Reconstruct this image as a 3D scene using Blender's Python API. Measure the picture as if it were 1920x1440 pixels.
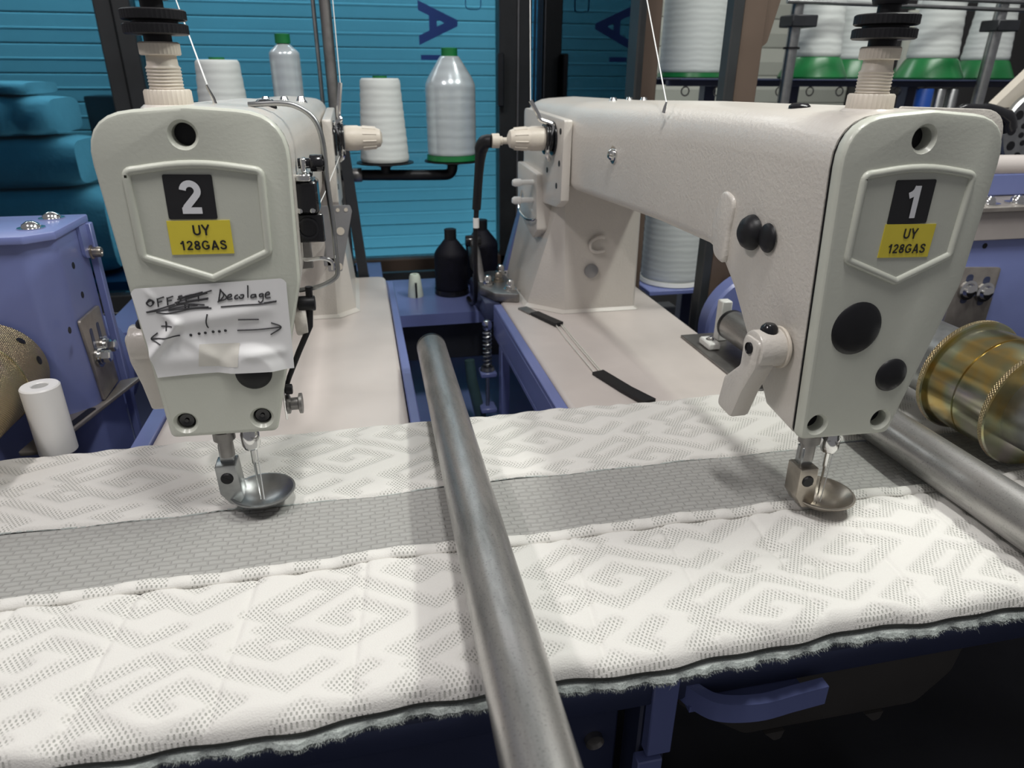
import bpy, bmesh, math, random
import numpy as np
from mathutils import Vector, Matrix
R = math.radians
PI = math.pi
random.seed(7)
for o in list(bpy.data.objects):
    bpy.data.objects.remove(o)
scene = bpy.context.scene
COL = scene.collection

# ------------------------------------------------------------------ camera
cam_d = bpy.data.cameras.new('camera')
cam_d.sensor_fit = 'HORIZONTAL'
cam_d.sensor_width = 36.0
cam_d.lens = 36.0 * 1290.0 / 1920.0
cam_d.clip_start = 0.01
cam_d.clip_end = 50
cam = bpy.data.objects.new('camera', cam_d)
COL.objects.link(cam)
pitch, yaw, roll = R(24.26), R(12.13), R(0.36)
Fv = Vector((math.sin(yaw) * math.cos(pitch), math.cos(yaw) * math.cos(pitch), -math.sin(pitch)))
R0 = Vector((math.cos(yaw), -math.sin(yaw), 0))
U0 = R0.cross(Fv)
Rv = R0 * math.cos(roll) + U0 * math.sin(roll)
Uv = Rv.cross(Fv)
rot = Matrix((Rv, Uv, -Fv)).transposed()
cam.matrix_world = Matrix.Translation((0, 0, 0.35)) @ rot.to_4x4()
cam_d.dof.use_dof = True
cam_d.dof.focus_distance = 0.60
cam_d.dof.aperture_fstop = 10.0
scene.camera = cam

# ------------------------------------------------------------------ world, lamps, exposure
world = bpy.data.worlds.new('world')
scene.world = world
world.use_nodes = True
bg = world.node_tree.nodes['Background']
bg.inputs[0].default_value = (0.95, 0.93, 0.97, 1)
bg.inputs[1].default_value = 0.19


def area(name, loc, aim, sx, sy, power, col, along='Y'):
    d = bpy.data.lights.new(name, 'AREA')
    d.shape = 'RECTANGLE'
    d.size, d.size_y = sx, sy
    d.energy = power
    d.color = col
    o = bpy.data.objects.new(name, d)
    COL.objects.link(o)
    o.location = loc
    zz = (Vector(loc) - Vector(aim)).normalized()
    yy = (Vector((0, 1, 0)) - zz * zz.y).normalized() if along == 'Y' else zz.cross(Vector((1, 0, 0))).normalized()
    xx = yy.cross(zz)
    o.rotation_euler = Matrix((xx, yy, zz)).transposed().to_euler()
    return o


# ceiling tube lamps of the workshop (two rows) and one in the glazed cell behind, plus an added fill light
area('ceiling_lamp_right_row', (0.85, 0.52, 1.25), (0.40, 0.55, 0), 0.08, 0.25, 8.5, (0.97, 1.0, 0.93))
area('ceiling_lamp_middle_row', (0.12, 0.22, 1.45), (0.12, 0.5, 0), 0.12, 0.35, 9.5, (1.0, 0.985, 0.96))
area('ceiling_lamp_left_row', (-0.72, 0.30, 1.30), (-0.05, 0.6, 0), 0.09, 0.30, 6.0, (1.0, 0.94, 0.93))
area('ceiling_lamp_cell', (-0.3, 2.12, 1.25), (-0.3, 2.5, 0.2), 2.2, 0.12, 21, (0.95, 1.0, 1.0), 'X')
area('slat_fill_light', (-0.3, 2.12, -0.80), (-0.3, 2.5, -0.1), 2.2, 0.12, 20, (0.95, 1.0, 1.0), 'X')  # added fill from below to brighten the lower slats, no lamp stands there
area('ceiling_lamp_rack', (1.25, 1.0, 1.7), (1.2, 1.9, 0.3), 0.9, 0.2, 13, (1.0, 1.0, 0.96), 'X')
scene.view_settings.view_transform = 'Standard'
scene.view_settings.look = 'None'
scene.view_settings.exposure = 0.0
scene.view_settings.gamma = 1.0
scene.view_settings.use_curve_mapping = False

# ------------------------------------------------------------------ materials
MATS = {}


def node_mat(name):
    m = bpy.data.materials.new(name)
    m.use_nodes = True
    nt = m.node_tree
    b = nt.nodes['Principled BSDF']
    MATS[name] = m
    return m, nt, b


def coords(nt, scale=(1, 1, 1), kind='Object'):
    tc = nt.nodes.new('ShaderNodeTexCoord')
    mp = nt.nodes.new('ShaderNodeMapping')
    mp.inputs['Scale'].default_value = scale
    nt.links.new(tc.outputs[kind], mp.inputs['Vector'])
    return mp.outputs['Vector']


def noise(nt, vec, scale, detail=3, rough=0.55):
    n = nt.nodes.new('ShaderNodeTexNoise')
    n.inputs['Scale'].default_value = scale
    n.inputs['Detail'].default_value = detail
    n.inputs['Roughness'].default_value = rough
    nt.links.new(vec, n.inputs['Vector'])
    return n


def ramp(nt, fac, stops):
    r = nt.nodes.new('ShaderNodeValToRGB')
    el = r.color_ramp.elements
    while len(el) < len(stops):
        el.new(0.5)
    for e, (p, c) in zip(el, stops):
        e.position = p
        e.color = (*c, 1)
    nt.links.new(fac, r.inputs['Fac'])
    return r


def bump(nt, b, height, strength, dist):
    n = nt.nodes.new('ShaderNodeBump')
    n.inputs['Strength'].default_value = strength
    n.inputs['Distance'].default_value = dist
    nt.links.new(height, n.inputs['Height'])
    nt.links.new(n.outputs['Normal'], b.inputs['Normal'])
    return n


def mat(name, col, rough=0.5, metal=0.0, var=0.0, vscale=20, bscale=0, bstr=0.2, bdist=0.0005, coat=0.0, stretch=(1, 1, 1), spec=0.5):
    m, nt, b = node_mat(name)
    b.inputs['Base Color'].default_value = (*col, 1)
    b.inputs['Roughness'].default_value = rough
    b.inputs['Metallic'].default_value = metal
    b.inputs['Specular IOR Level'].default_value = spec
    if coat:
        b.inputs['Coat Weight'].default_value = coat
        b.inputs['Coat Roughness'].default_value = 0.15
    v = coords(nt, stretch)
    n = noise(nt, v, vscale)
    lo = tuple(c * (1 - var) for c in col)
    hi = tuple(min(1, c * (1 + var * 0.6)) for c in col)
    r = ramp(nt, n.outputs['Fac'], [(0.3, lo), (0.7, hi)])
    nt.links.new(r.outputs['Color'], b.inputs['Base Color'])
    if bscale:
        n2 = noise(nt, v, bscale, 2)
        bump(nt, b, n2.outputs['Fac'], bstr, bdist)
    return m


mat('cream_paint', (0.615, 0.58, 0.53), 0.33, var=0.05, vscale=9, bscale=300, bstr=0.5, bdist=0.0008, coat=0.15)
mat('cream_paint_shaded', (0.55, 0.565, 0.495), 0.36, var=0.04, vscale=12, bscale=380, bstr=0.22, bdist=0.0005, coat=0.12)  # the arm's cream paint with the front's grey-green shade put into the colour
mat('cream_bed', (0.60, 0.545, 0.51), 0.34, var=0.12, vscale=7, bscale=200, bstr=0.08, bdist=0.0004)
mat('ivory_plastic', (0.61, 0.555, 0.475), 0.42, var=0.05, vscale=60)
mat('white_plastic', (0.83, 0.83, 0.80), 0.35, var=0.03, vscale=30)
mat('pale_clip', (0.62, 0.68, 0.58), 0.45, var=0.04, vscale=40)
mat('blue_paint', (0.165, 0.20, 0.43), 0.33, var=0.10, vscale=9, bscale=160, bstr=0.08, bdist=0.0004, coat=0.1)
mat('deep_blue_paint', (0.040, 0.050, 0.105), 0.42, var=0.15, vscale=9)
mat('dark_metal', (0.025, 0.027, 0.032), 0.45, metal=0.2, var=0.2, vscale=30)
mat('black_plastic', (0.011, 0.011, 0.013), 0.42, var=0.15, vscale=60, spec=0.3)
mat('black_gloss', (0.012, 0.012, 0.014), 0.16, var=0.1, vscale=60)
mat('black_thread', (0.006, 0.006, 0.012), 0.6, spec=0.25, var=0.3, vscale=90, bscale=500, bstr=0.4)
mat('chrome', (0.72, 0.72, 0.71), 0.14, metal=1.0, var=0.06, vscale=40)
mat('steel', (0.40, 0.41, 0.41), 0.34, metal=1.0, var=0.18, vscale=60, bscale=300, bstr=0.1)
mat('warm_steel', (0.42, 0.38, 0.33), 0.34, metal=1.0, var=0.18, vscale=70, bscale=300, bstr=0.1)
mat('raw_steel', (0.33, 0.30, 0.275), 0.42, metal=0.55, var=0.2, vscale=40)
mat('rail_grey', (0.40, 0.36, 0.345), 0.45, var=0.08, vscale=20)
mat('handrail_paint', (0.56, 0.51, 0.49), 0.35, var=0.06, vscale=20)
mat('dull_steel', (0.28, 0.27, 0.26), 0.42, metal=0.9, var=0.25, vscale=40)
mat('grey_plate', (0.30, 0.30, 0.31), 0.4, metal=0.6, var=0.1, vscale=30)
mat('black_ink', (0.012, 0.012, 0.014), 0.5, var=0.1, vscale=100)
mat('pen_ink', (0.030, 0.030, 0.034), 0.6, var=0.1, vscale=100)
mat('white_print', (0.74, 0.75, 0.78), 0.45, var=0.02, vscale=50)
mat('yellow_label', (0.72, 0.60, 0.055), 0.45, var=0.04, vscale=40)
mat('paper', (0.82, 0.82, 0.82), 0.5, var=0.02, vscale=30)
mat('clear_tape', (0.70, 0.68, 0.62), 0.25, var=0.02, vscale=30)
mat('green_plastic', (0.010, 0.15, 0.040), 0.3, var=0.12, vscale=20)
mat('frame_dark', (0.030, 0.033, 0.035), 0.42, var=0.2, vscale=14)
mat('frame_brown', (0.115, 0.082, 0.062), 0.5, var=0.12, vscale=12)
mat('slat_white', (0.70, 0.74, 0.74), 0.6, var=0.03, vscale=6)
mat('slat_grey', (0.45, 0.46, 0.40), 0.55, var=0.05, vscale=8)
mat('floor_grey', (0.006, 0.006, 0.008), 0.8, var=0.2, vscale=5, spec=0.1)
mat('wall_dark', (0.035, 0.034, 0.034), 0.7, var=0.15, vscale=3)
mat('letter_blue', (0.012, 0.065, 0.32), 0.4, var=0.05, vscale=10)
mat('tray_dark', (0.060, 0.056, 0.052), 0.5, var=0.12, vscale=14)
mat('quilt_white', (0.72, 0.74, 0.74), 0.8, var=0.06, vscale=20, bscale=60, bstr=0.4, bdist=0.004)
mat('thread_white', (0.80, 0.81, 0.80), 0.6, var=0.03, vscale=50)
mat('tape_white', (0.85, 0.85, 0.85), 0.5, var=0.02, vscale=50)
mat('nylon_white', (0.86, 0.86, 0.85), 0.35, var=0.02, vscale=20)
MATS['nylon_white'].node_tree.nodes['Principled BSDF'].inputs['Subsurface Weight'].default_value = 0.25
MATS['nylon_white'].node_tree.nodes['Principled BSDF'].inputs['Subsurface Radius'].default_value = (0.01, 0.01, 0.01)
mat('fleece', (0.46, 0.50, 0.48), 0.9, var=0.18, vscale=120, bscale=500, bstr=0.6, bdist=0.001)
mat('gap_shade', (0.10, 0.105, 0.095), 0.9, var=0.15, vscale=100)  # dark tone painted for the shadow gap above the fleece
mat('oil_green', (0.05, 0.10, 0.10), 0.4, var=0.2, vscale=30)


def pipe_mat():
    m, nt, b = node_mat('galvanised_pipe')
    v = coords(nt, (1, 0.18, 1))
    n = noise(nt, v, 85, 5, 0.6)
    r = ramp(nt, n.outputs['Fac'], [(0.30, (0.26, 0.26, 0.25)), (0.52, (0.40, 0.39, 0.38)), (0.75, (0.50, 0.48, 0.47))])
    v2 = coords(nt, (1, 1, 1))
    n2 = noise(nt, v2, 700, 2)
    r2 = ramp(nt, n2.outputs['Fac'], [(0.28, (0.45, 0.45, 0.45)), (0.42, (1, 1, 1))])
    mx = nt.nodes.new('ShaderNodeMix')
    mx.data_type = 'RGBA'
    mx.blend_type = 'MULTIPLY'
    mx.inputs['Factor'].default_value = 0.6
    nt.links.new(r.outputs['Color'], mx.inputs['A'])
    nt.links.new(r2.outputs['Color'], mx.inputs['B'])
    nt.links.new(mx.outputs['Result'], b.inputs['Base Color'])
    b.inputs['Metallic'].default_value = 0.85
    rr = ramp(nt, n.outputs['Fac'], [(0.3, (0.42, 0.42, 0.42)), (0.7, (0.30, 0.30, 0.30))])
    nt.links.new(rr.outputs['Color'], b.inputs['Roughness'])
    bump(nt, b, n2.outputs['Fac'], 0.15, 0.0003)


pipe_mat()


def zinc_mat(name, knurl):
    m, nt, b = node_mat(name)
    v = coords(nt, (1, 1, 1))
    n = noise(nt, v, 18, 2)
    r = ramp(nt, n.outputs['Fac'], [(0.32, (0.34, 0.34, 0.20)), (0.44, (0.52, 0.37, 0.13)), (0.54, (0.42, 0.44, 0.28)), (0.68, (0.50, 0.45, 0.42))])
    if knurl:
        r.color_ramp.elements[0].color = (0.50, 0.39, 0.22, 1)
        r.color_ramp.elements[1].color = (0.54, 0.42, 0.25, 1)
        r.color_ramp.elements[2].color = (0.50, 0.42, 0.24, 1)
        r.color_ramp.elements[3].color = (0.55, 0.41, 0.32, 1)
    nt.links.new(r.outputs['Color'], b.inputs['Base Color'])
    b.inputs['Metallic'].default_value = 0.95
    b.inputs['Roughness'].default_value = 0.34 if knurl else 0.2
    if knurl:
        # cross-hatched knurling wound round the roller axis (object Y)
        sep = nt.nodes.new('ShaderNodeSeparateXYZ')
        nt.links.new(v, sep.inputs[0])
        at2 = nt.nodes.new('ShaderNodeMath')
        at2.operation = 'ARCTAN2'
        nt.links.new(sep.outputs['Z'], at2.inputs[0])
        nt.links.new(sep.outputs['X'], at2.inputs[1])
        res = []
        for sg in (1, -1):
            a = nt.nodes.new('ShaderNodeMath')
            a.operation = 'MULTIPLY'
            a.inputs[1].default_value = 120
            nt.links.new(at2.outputs[0], a.inputs[0])
            c = nt.nodes.new('ShaderNodeMath')
            c.operation = 'MULTIPLY_ADD'
            c.inputs[1].default_value = sg * 2100
            nt.links.new(sep.outputs['Y'], c.inputs[0])
            nt.links.new(a.outputs[0], c.inputs[2])
            s = nt.nodes.new('ShaderNodeMath')
            s.operation = 'SINE'
            nt.links.new(c.outputs[0], s.inputs[0])
            res.append(s)
        mn = nt.nodes.new('ShaderNodeMath')
        mn.operation = 'ADD'
        nt.links.new(res[0].outputs[0], mn.inputs[0])
        nt.links.new(res[1].outputs[0], mn.inputs[1])
        bump(nt, b, mn.outputs[0], 0.8, 0.0007)


zinc_mat('zinc_gold', False)
zinc_mat('zinc_knurl', True)


def glass_mat(name, tint, fres):
    m = bpy.data.materials.new(name)
    m.use_nodes = True
    nt = m.node_tree
    nt.nodes.remove(nt.nodes['Principled BSDF'])
    out = nt.nodes['Material Output']
    tr = nt.nodes.new('ShaderNodeBsdfTransparent')
    tr.inputs[0].default_value = (*tint, 1)
    gl = nt.nodes.new('ShaderNodeBsdfGlossy')
    gl.inputs['Color'].default_value = (0.9, 0.95, 1, 1)
    gl.inputs['Roughness'].default_value = 0.01
    fr = nt.nodes.new('ShaderNodeFresnel')
    fr.inputs['IOR'].default_value = fres
    mx = nt.nodes.new('ShaderNodeMixShader')
    nt.links.new(fr.outputs[0], mx.inputs[0])
    nt.links.new(tr.outputs[0], mx.inputs[1])
    nt.links.new(gl.outputs[0], mx.inputs[2])
    nt.links.new(mx.outputs[0], out.inputs['Surface'])
    MATS[name] = m


glass_mat('blue_glass', (0.26, 0.50, 0.60), 1.25)
glass_mat('mirror_blue_glass', (0.16, 0.45, 0.62), 1.7)
glass_mat('clear_glass', (0.72, 0.82, 0.84), 1.35)


def wound_mat(name, col, axis_scale, sheen, bs):
    m, nt, b = node_mat(name)
    v = coords(nt, (1, 1, 1))
    w = nt.nodes.new('ShaderNodeTexWave')
    w.wave_type = 'BANDS'
    w.bands_direction = 'Z'
    w.inputs['Scale'].default_value = axis_scale
    w.inputs['Distortion'].default_value = 2.5
    w.inputs['Detail'].default_value = 2
    nt.links.new(v, w.inputs['Vector'])
    r = ramp(nt, w.outputs['Fac'], [(0.0, tuple(c * 0.88 for c in col)), (1.0, col)])
    nt.links.new(r.outputs['Color'], b.inputs['Base Color'])
    b.inputs['Roughness'].default_value = sheen
    bump(nt, b, w.outputs['Fac'], bs, 0.001)


wound_mat('cone_thread', (0.66, 0.69, 0.67), 26, 0.6, 0.10)
wound_mat('silk_thread', (0.58, 0.64, 0.67), 18, 0.24, 0.12)
MATS['silk_thread'].node_tree.nodes['Principled BSDF'].inputs['Metallic'].default_value = 0.35


def fabric_mats():
    # jacquard knit: pinholes where the pattern is dotted, fine horizontal rib everywhere
    m, nt, b = node_mat('jacquard_knit')
    v = coords(nt)
    at = nt.nodes.new('ShaderNodeAttribute')
    at.attribute_name = 'dotted'
    sep = nt.nodes.new('ShaderNodeSeparateXYZ')
    nt.links.new(v, sep.inputs[0])

    def lin(ax, ay):
        a = nt.nodes.new('ShaderNodeMath')
        a.operation = 'MULTIPLY'
        a.inputs[1].default_value = ax
        nt.links.new(sep.outputs['X'], a.inputs[0])
        c = nt.nodes.new('ShaderNodeMath')
        c.operation = 'MULTIPLY_ADD'
        c.inputs[1].default_value = ay
        nt.links.new(sep.outputs['Y'], c.inputs[0])
        nt.links.new(a.outputs[0], c.inputs[2])
        s = nt.nodes.new('ShaderNodeMath')
        s.operation = 'SINE'
        nt.links.new(c.outputs[0], s.inputs[0])
        return s
    k = 2 * PI / 0.0033
    s1 = lin(k, k * 0.72)
    s2 = lin(-k, k * 0.72)
    ad = nt.nodes.new('ShaderNodeMath')
    ad.operation = 'ADD'
    nt.links.new(s1.outputs[0], ad.inputs[0])
    nt.links.new(s2.outputs[0], ad.inputs[1])
    hole = ramp(nt, ad.outputs[0], [(0.45, (0, 0, 0)), (0.95, (1, 1, 1))])
    mul = nt.nodes.new('ShaderNodeMath')
    mul.operation = 'MULTIPLY'
    nt.links.new(hole.outputs['Color'], mul.inputs[0])
    nt.links.new(at.outputs['Fac'], mul.inputs[1])
    col = ramp(nt, mul.outputs[0], [(0.0, (0.705, 0.69, 0.655)), (0.45, (0.60, 0.59, 0.555)), (1.0, (0.40, 0.40, 0.37))])
    nt.links.new(col.outputs['Color'], b.inputs['Base Color'])
    b.inputs['Roughness'].default_value = 0.85
    b.inputs['Specular IOR Level'].default_value = 0.15
    rib = noise(nt, v, 900, 2)
    rb = nt.nodes.new('ShaderNodeMath')
    rb.operation = 'MULTIPLY'
    rb.inputs[1].default_value = 0.5
    nt.links.new(rib.outputs['Fac'], rb.inputs[0])
    sub = nt.nodes.new('ShaderNodeMath')
    sub.operation = 'SUBTRACT'
    nt.links.new(rb.outputs[0], sub.inputs[0])
    nt.links.new(mul.outputs[0], sub.inputs[1])
    bump(nt, b, sub.outputs[0], 0.6, 0.0011)

    # grey spacer band: little staggered cells
    m, nt, b = node_mat('band_knit')
    v = coords(nt, (1, 1, 1))
    br = nt.nodes.new('ShaderNodeTexBrick')
    br.offset = 0.37
    br.inputs['Scale'].default_value = 1.0
    br.inputs['Brick Width'].default_value = 0.0118
    br.inputs['Row Height'].default_value = 0.0056
    br.inputs['Mortar Size'].default_value = 0.0013
    br.inputs['Mortar Smooth'].default_value = 1.0
    br.inputs['Color1'].default_value = (0.355, 0.352, 0.335, 1)
    br.inputs['Color2'].default_value = (0.375, 0.372, 0.355, 1)
    br.inputs['Mortar'].default_value = (0.325, 0.32, 0.305, 1)
    n0 = noise(nt, v, 120, 1)
    dm = nt.nodes.new('ShaderNodeMix')
    dm.data_type = 'RGBA'
    dm.inputs['Factor'].default_value = 0.0025
    nt.links.new(v, dm.inputs['A'])
    nt.links.new(n0.outputs['Color'], dm.inputs['B'])
    nt.links.new(dm.outputs['Result'], br.inputs['Vector'])
    nt.links.new(br.outputs['Color'], b.inputs['Base Color'])
    b.inputs['Roughness'].default_value = 0.8
    b.inputs['Specular IOR Level'].default_value = 0.2
    inv = nt.nodes.new('ShaderNodeMath')
    inv.operation = 'SUBTRACT'
    inv.inputs[0].default_value = 1
    nt.links.new(br.outputs['Fac'], inv.inputs[1])
    n1 = noise(nt, v, 900, 1)
    ad = nt.nodes.new('ShaderNodeMath')
    ad.operation = 'MULTIPLY_ADD'
    ad.inputs[1].default_value = 0.25
    nt.links.new(n1.outputs['Fac'], ad.inputs[0])
    nt.links.new(inv.outputs[0], ad.inputs[2])
    bump(nt, b, ad.outputs[0], 0.7, 0.0009)


fabric_mats()

# ------------------------------------------------------------------ mesh helpers
ORG = {}


def finish(bm, name, m, smooth=38):
    bmesh.ops.recalc_face_normals(bm, faces=bm.faces)
    me = bpy.data.meshes.new(name)
    bm.to_mesh(me)
    bm.free()
    if smooth:
        me.shade_smooth()
        me.set_sharp_from_angle(angle=R(smooth))
    me.materials.append(MATS[m])
    return me


def base_of(me):
    n = len(me.vertices)
    a = np.empty(n * 3, np.float32)
    me.vertices.foreach_get('co', a)
    a = a.reshape(n, 3)
    lo, hi = a.min(0), a.max(0)
    return Vector(((lo[0] + hi[0]) / 2, (lo[1] + hi[1]) / 2, lo[2]))


def put(me, name, parent=None, org=None):
    """link a mesh whose vertices are in world coordinates; its origin goes to its base"""
    base = Vector(org) if org is not None else base_of(me)
    me.transform(Matrix.Translation(-base))
    o = bpy.data.objects.new(name, me)
    COL.objects.link(o)
    if parent is not None:
        o.parent = parent
        o.location = base - ORG[parent.name]
    else:
        o.location = base
    ORG[o.name] = base
    return o


def obj(name, bm, m, parent=None, smooth=38, org=None, label=None):
    o = put(finish(bm, name, m, smooth), name, parent, org)
    if label:
        o['label'] = label
    return o


def clone(o, parent, base):
    """another object sharing o's mesh, standing at world point base"""
    c = o.copy()
    COL.objects.link(c)
    c.parent = parent
    base = Vector(base)
    c.location = base - (ORG[parent.name] if parent else Vector())
    ORG[c.name] = base
    return c


def thing(name, label, cat, loc, group=None):
    o = bpy.data.objects.new(name, None)
    o.empty_display_size = 0.02
    COL.objects.link(o)
    o.location = loc
    ORG[o.name] = Vector(loc)
    return tag(o, label, cat, group)


def tag(o, label, cat, group=None):
    o['label'] = label
    o['category'] = cat
    if group:
        o['group'] = group
    return o


def struct(o, label=None):
    o['kind'] = 'structure'
    if label:
        o['label'] = label
    return o


def NB():
    return bmesh.new()


def box(bm, x0, x1, y0, y1, z0, z1, bev=0.0, seg=2, M=None):
    b = bm if not bev else bmesh.new()
    vs = [b.verts.new((x, y, z)) for x in (x0, x1) for y in (y0, y1) for z in (z0, z1)]
    for f in ((0, 1, 3, 2), (4, 6, 7, 5), (0, 4, 5, 1), (2, 3, 7, 6), (0, 2, 6, 4), (1, 5, 7, 3)):
        b.faces.new([vs[i] for i in f])
    if bev:
        bmesh.ops.bevel(b, geom=b.edges[:], offset=bev, segments=seg, profile=0.5, affect='EDGES')
        merge(bm, b, M)
    elif M is not None:
        bmesh.ops.transform(bm, matrix=M, verts=vs)
    return bm


def merge(bm, b, M=None):
    if M is not None:
        bmesh.ops.transform(b, matrix=M, verts=b.verts[:])
    mp = {}
    for v in b.verts:
        mp[v] = bm.verts.new(v.co)
    for f in b.faces:
        try:
            bm.faces.new([mp[v] for v in f.verts])
        except ValueError:
            pass
    b.free()
    return bm


def loft(bm, rings, cap=True, closed=True):
    vs = [[bm.verts.new(p) for p in r] for r in rings]
    n = len(vs[0])
    for a, b in zip(vs[:-1], vs[1:]):
        for i in range(n if closed else n - 1):
            j = (i + 1) % n
            try:
                bm.faces.new((a[i], a[j], b[j], b[i]))
            except ValueError:
                pass
    if cap:
        for r in (vs[0], vs[-1]):
            try:
                bm.faces.new(r)
            except ValueError:
                pass
    return vs


AX = {'Z': Matrix.Identity(3),
      'X': Matrix(((0, 0, 1), (1, 0, 0), (0, 1, 0))),      # profile axis along +X
      'Y': Matrix(((0, 1, 0), (0, 0, 1), (1, 0, 0))),      # along +Y
      '-Y': Matrix(((1, 0, 0), (0, 0, -1), (0, 1, 0))),
      '-X': Matrix(((0, 0, -1), (0, 1, 0), (1, 0, 0)))}


def lathe(bm, prof, c, axis='Z', n=32, rot3=None):
    """prof: (radius, height) pairs along the axis from point c"""
    A = rot3 if rot3 is not None else AX[axis]
    c = Vector(c)
    prev = None
    for r, h in prof:
        if r < 1e-6:
            cur = [bm.verts.new(c + A @ Vector((0, 0, h)))]
        else:
            cur = [bm.verts.new(c + A @ Vector((r * math.cos(2 * PI * i / n), r * math.sin(2 * PI * i / n), h))) for i in range(n)]
        if prev is not None:
            if len(prev) == 1 and len(cur) == 1:
                pass
            elif len(prev) == 1:
                for i in range(n):
                    bm.faces.new((prev[0], cur[(i + 1) % n], cur[i]))
            elif len(cur) == 1:
                for i in range(n):
                    bm.faces.new((prev[i], prev[(i + 1) % n], cur[0]))
            else:
                for i in range(n):
                    j = (i + 1) % n
                    bm.faces.new((prev[i], prev[j], cur[j], cur[i]))
        prev = cur
    return bm


def cyl(bm, c, r, h, axis='Z', n=28, bev=0.0):
    b = min(bev, r * 0.5, h * 0.5)
    if b:
        prof = [(0, 0), (r - b, 0), (r - b * 0.3, b * 0.3), (r, b), (r, h - b), (r - b * 0.3, h - b * 0.3), (r - b, h), (0, h)]
    else:
        prof = [(0, 0), (r, 0), (r, h), (0, h)]
    return lathe(bm, prof, c, axis, n)


def rot_to(d):
    return Vector((0, 0, 1)).rotation_difference(Vector(d).normalized()).to_matrix()


def tube(bm, pts, r, n=10, cap=True, flat=1.0):
    pts = [Vector(p) for p in pts]
    rs = r if isinstance(r, (list, tuple)) else [r] * len(pts)
    t0 = (pts[1] - pts[0]).normalized()
    up = Vector((0, 0, 1)) if abs(t0.z) < 0.9 else Vector((0, 1, 0))
    nrm = t0.cross(up).normalized()
    rings = []
    for i, p in enumerate(pts):
        a = pts[max(i - 1, 0)]
        b = pts[min(i + 1, len(pts) - 1)]
        t = (b - a).normalized()
        nrm = (nrm - t * nrm.dot(t)).normalized()
        bn = t.cross(nrm)
        rings.append([p + (nrm * math.cos(2 * PI * k / n) + bn * math.sin(2 * PI * k / n) * flat) * rs[i] for k in range(n)])
    loft(bm, rings, cap)
    return bm


def smooth_path(pts, k=6):
    """Catmull-Rom through the points"""
    P = [Vector(p) for p in pts]
    P = [P[0] * 2 - P[1]] + P + [P[-1] * 2 - P[-2]]
    out = []
    for i in range(1, len(P) - 2):
        a, b, c, d = P[i - 1:i + 3]
        for s in range(k):
            t = s / k
            out.append(0.5 * ((2 * b) + (c - a) * t + (2 * a - 5 * b + 4 * c - d) * t * t + (3 * b - a - 3 * c + d) * t ** 3))
    out.append(P[-2])
    return out


def fillet(corners, n=6):
    """corners: (u, v, radius) -> rounded closed outline"""
    out = []
    m = len(corners)
    for i, (x, y, r) in enumerate(corners):
        p = Vector((x, y))
        a = Vector(corners[i - 1][:2]) - p
        b = Vector(corners[(i + 1) % m][:2]) - p
        la, lb = a.length, b.length
        a.normalize()
        b.normalize()
        ang = max(1e-3, a.angle(b))
        d = min(r / math.tan(ang / 2), la * 0.49, lb * 0.49) if r else 0
        p1, p2 = p + a * d, p + b * d
        for k in range(n):
            t = k / (n - 1)
            out.append(p1 * (1 - t) ** 2 + p * 2 * t * (1 - t) + p2 * t * t)
    return out


def prism(bm, outline, y0, y1, bev=0.0, plane='XZ', seg=2, both=True):
    """extrude a closed outline; plane XZ extrudes along Y, XY along Z, YZ along X"""
    def P(u, v, w):
        return {'XZ': (u, w, v), 'XY': (u, v, w), 'YZ': (w, u, v)}[plane]
    pts = [Vector(p) for p in outline]
    n = len(pts)
    area2 = sum(pts[i].x * pts[(i + 1) % n].y - pts[(i + 1) % n].x * pts[i].y for i in range(n))
    sg = 1 if area2 > 0 else -1
    nr = []
    for i in range(n):
        e1 = (pts[i] - pts[i - 1])
        e2 = (pts[(i + 1) % n] - pts[i])
        v = Vector((0.0, 0.0))
        for e in (e1, e2):
            if e.length > 1e-9:
                v += Vector((-e.y, e.x)).normalized() * sg
        if v.length > 1e-9:
            v.normalize()
        nr.append(v)
    rings = []
    if bev:
        for k in range(seg + 1):
            a = k / seg * PI / 2
            ins = bev * (1 - math.sin(a))
            off = bev * (1 - math.cos(a))
            rings.append([P(*(pts[i] + nr[i] * ins), y0 + off) for i in range(n)])
        if both:
            for k in range(seg, -1, -1):
                a = k / seg * PI / 2
                ins = bev * (1 - math.sin(a))
                off = bev * (1 - math.cos(a))
                rings.append([P(*(pts[i] + nr[i] * ins), y1 - off) for i in range(n)])
        else:
            rings.append([P(*p, y1) for p in pts])
    else:
        rings = [[P(*p, y0) for p in pts], [P(*p, y1) for p in pts]]
    loft(bm, rings)
    return bm


def cut_holes(o, cutters):
    """real holes: boolean difference baked into the mesh"""
    tmp = []
    for bm in cutters:
        bmesh.ops.recalc_face_normals(bm, faces=bm.faces)
        me = bpy.data.meshes.new('cut')
        bm.to_mesh(me)
        bm.free()
        c = bpy.data.objects.new('cut', me)
        COL.objects.link(c)
        md = o.modifiers.new('b', 'BOOLEAN')
        md.operation = 'DIFFERENCE'
        md.solver = 'EXACT'
        md.object = c
        tmp.append(c)
    bpy.context.view_layer.update()
    dg = bpy.context.evaluated_depsgraph_get()
    me = bpy.data.meshes.new_from_object(o.evaluated_get(dg))
    o.modifiers.clear()
    o.data = me
    me.shade_smooth()
    me.set_sharp_from_angle(angle=R(30))
    for c in tmp:
        bpy.data.objects.remove(c)


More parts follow.
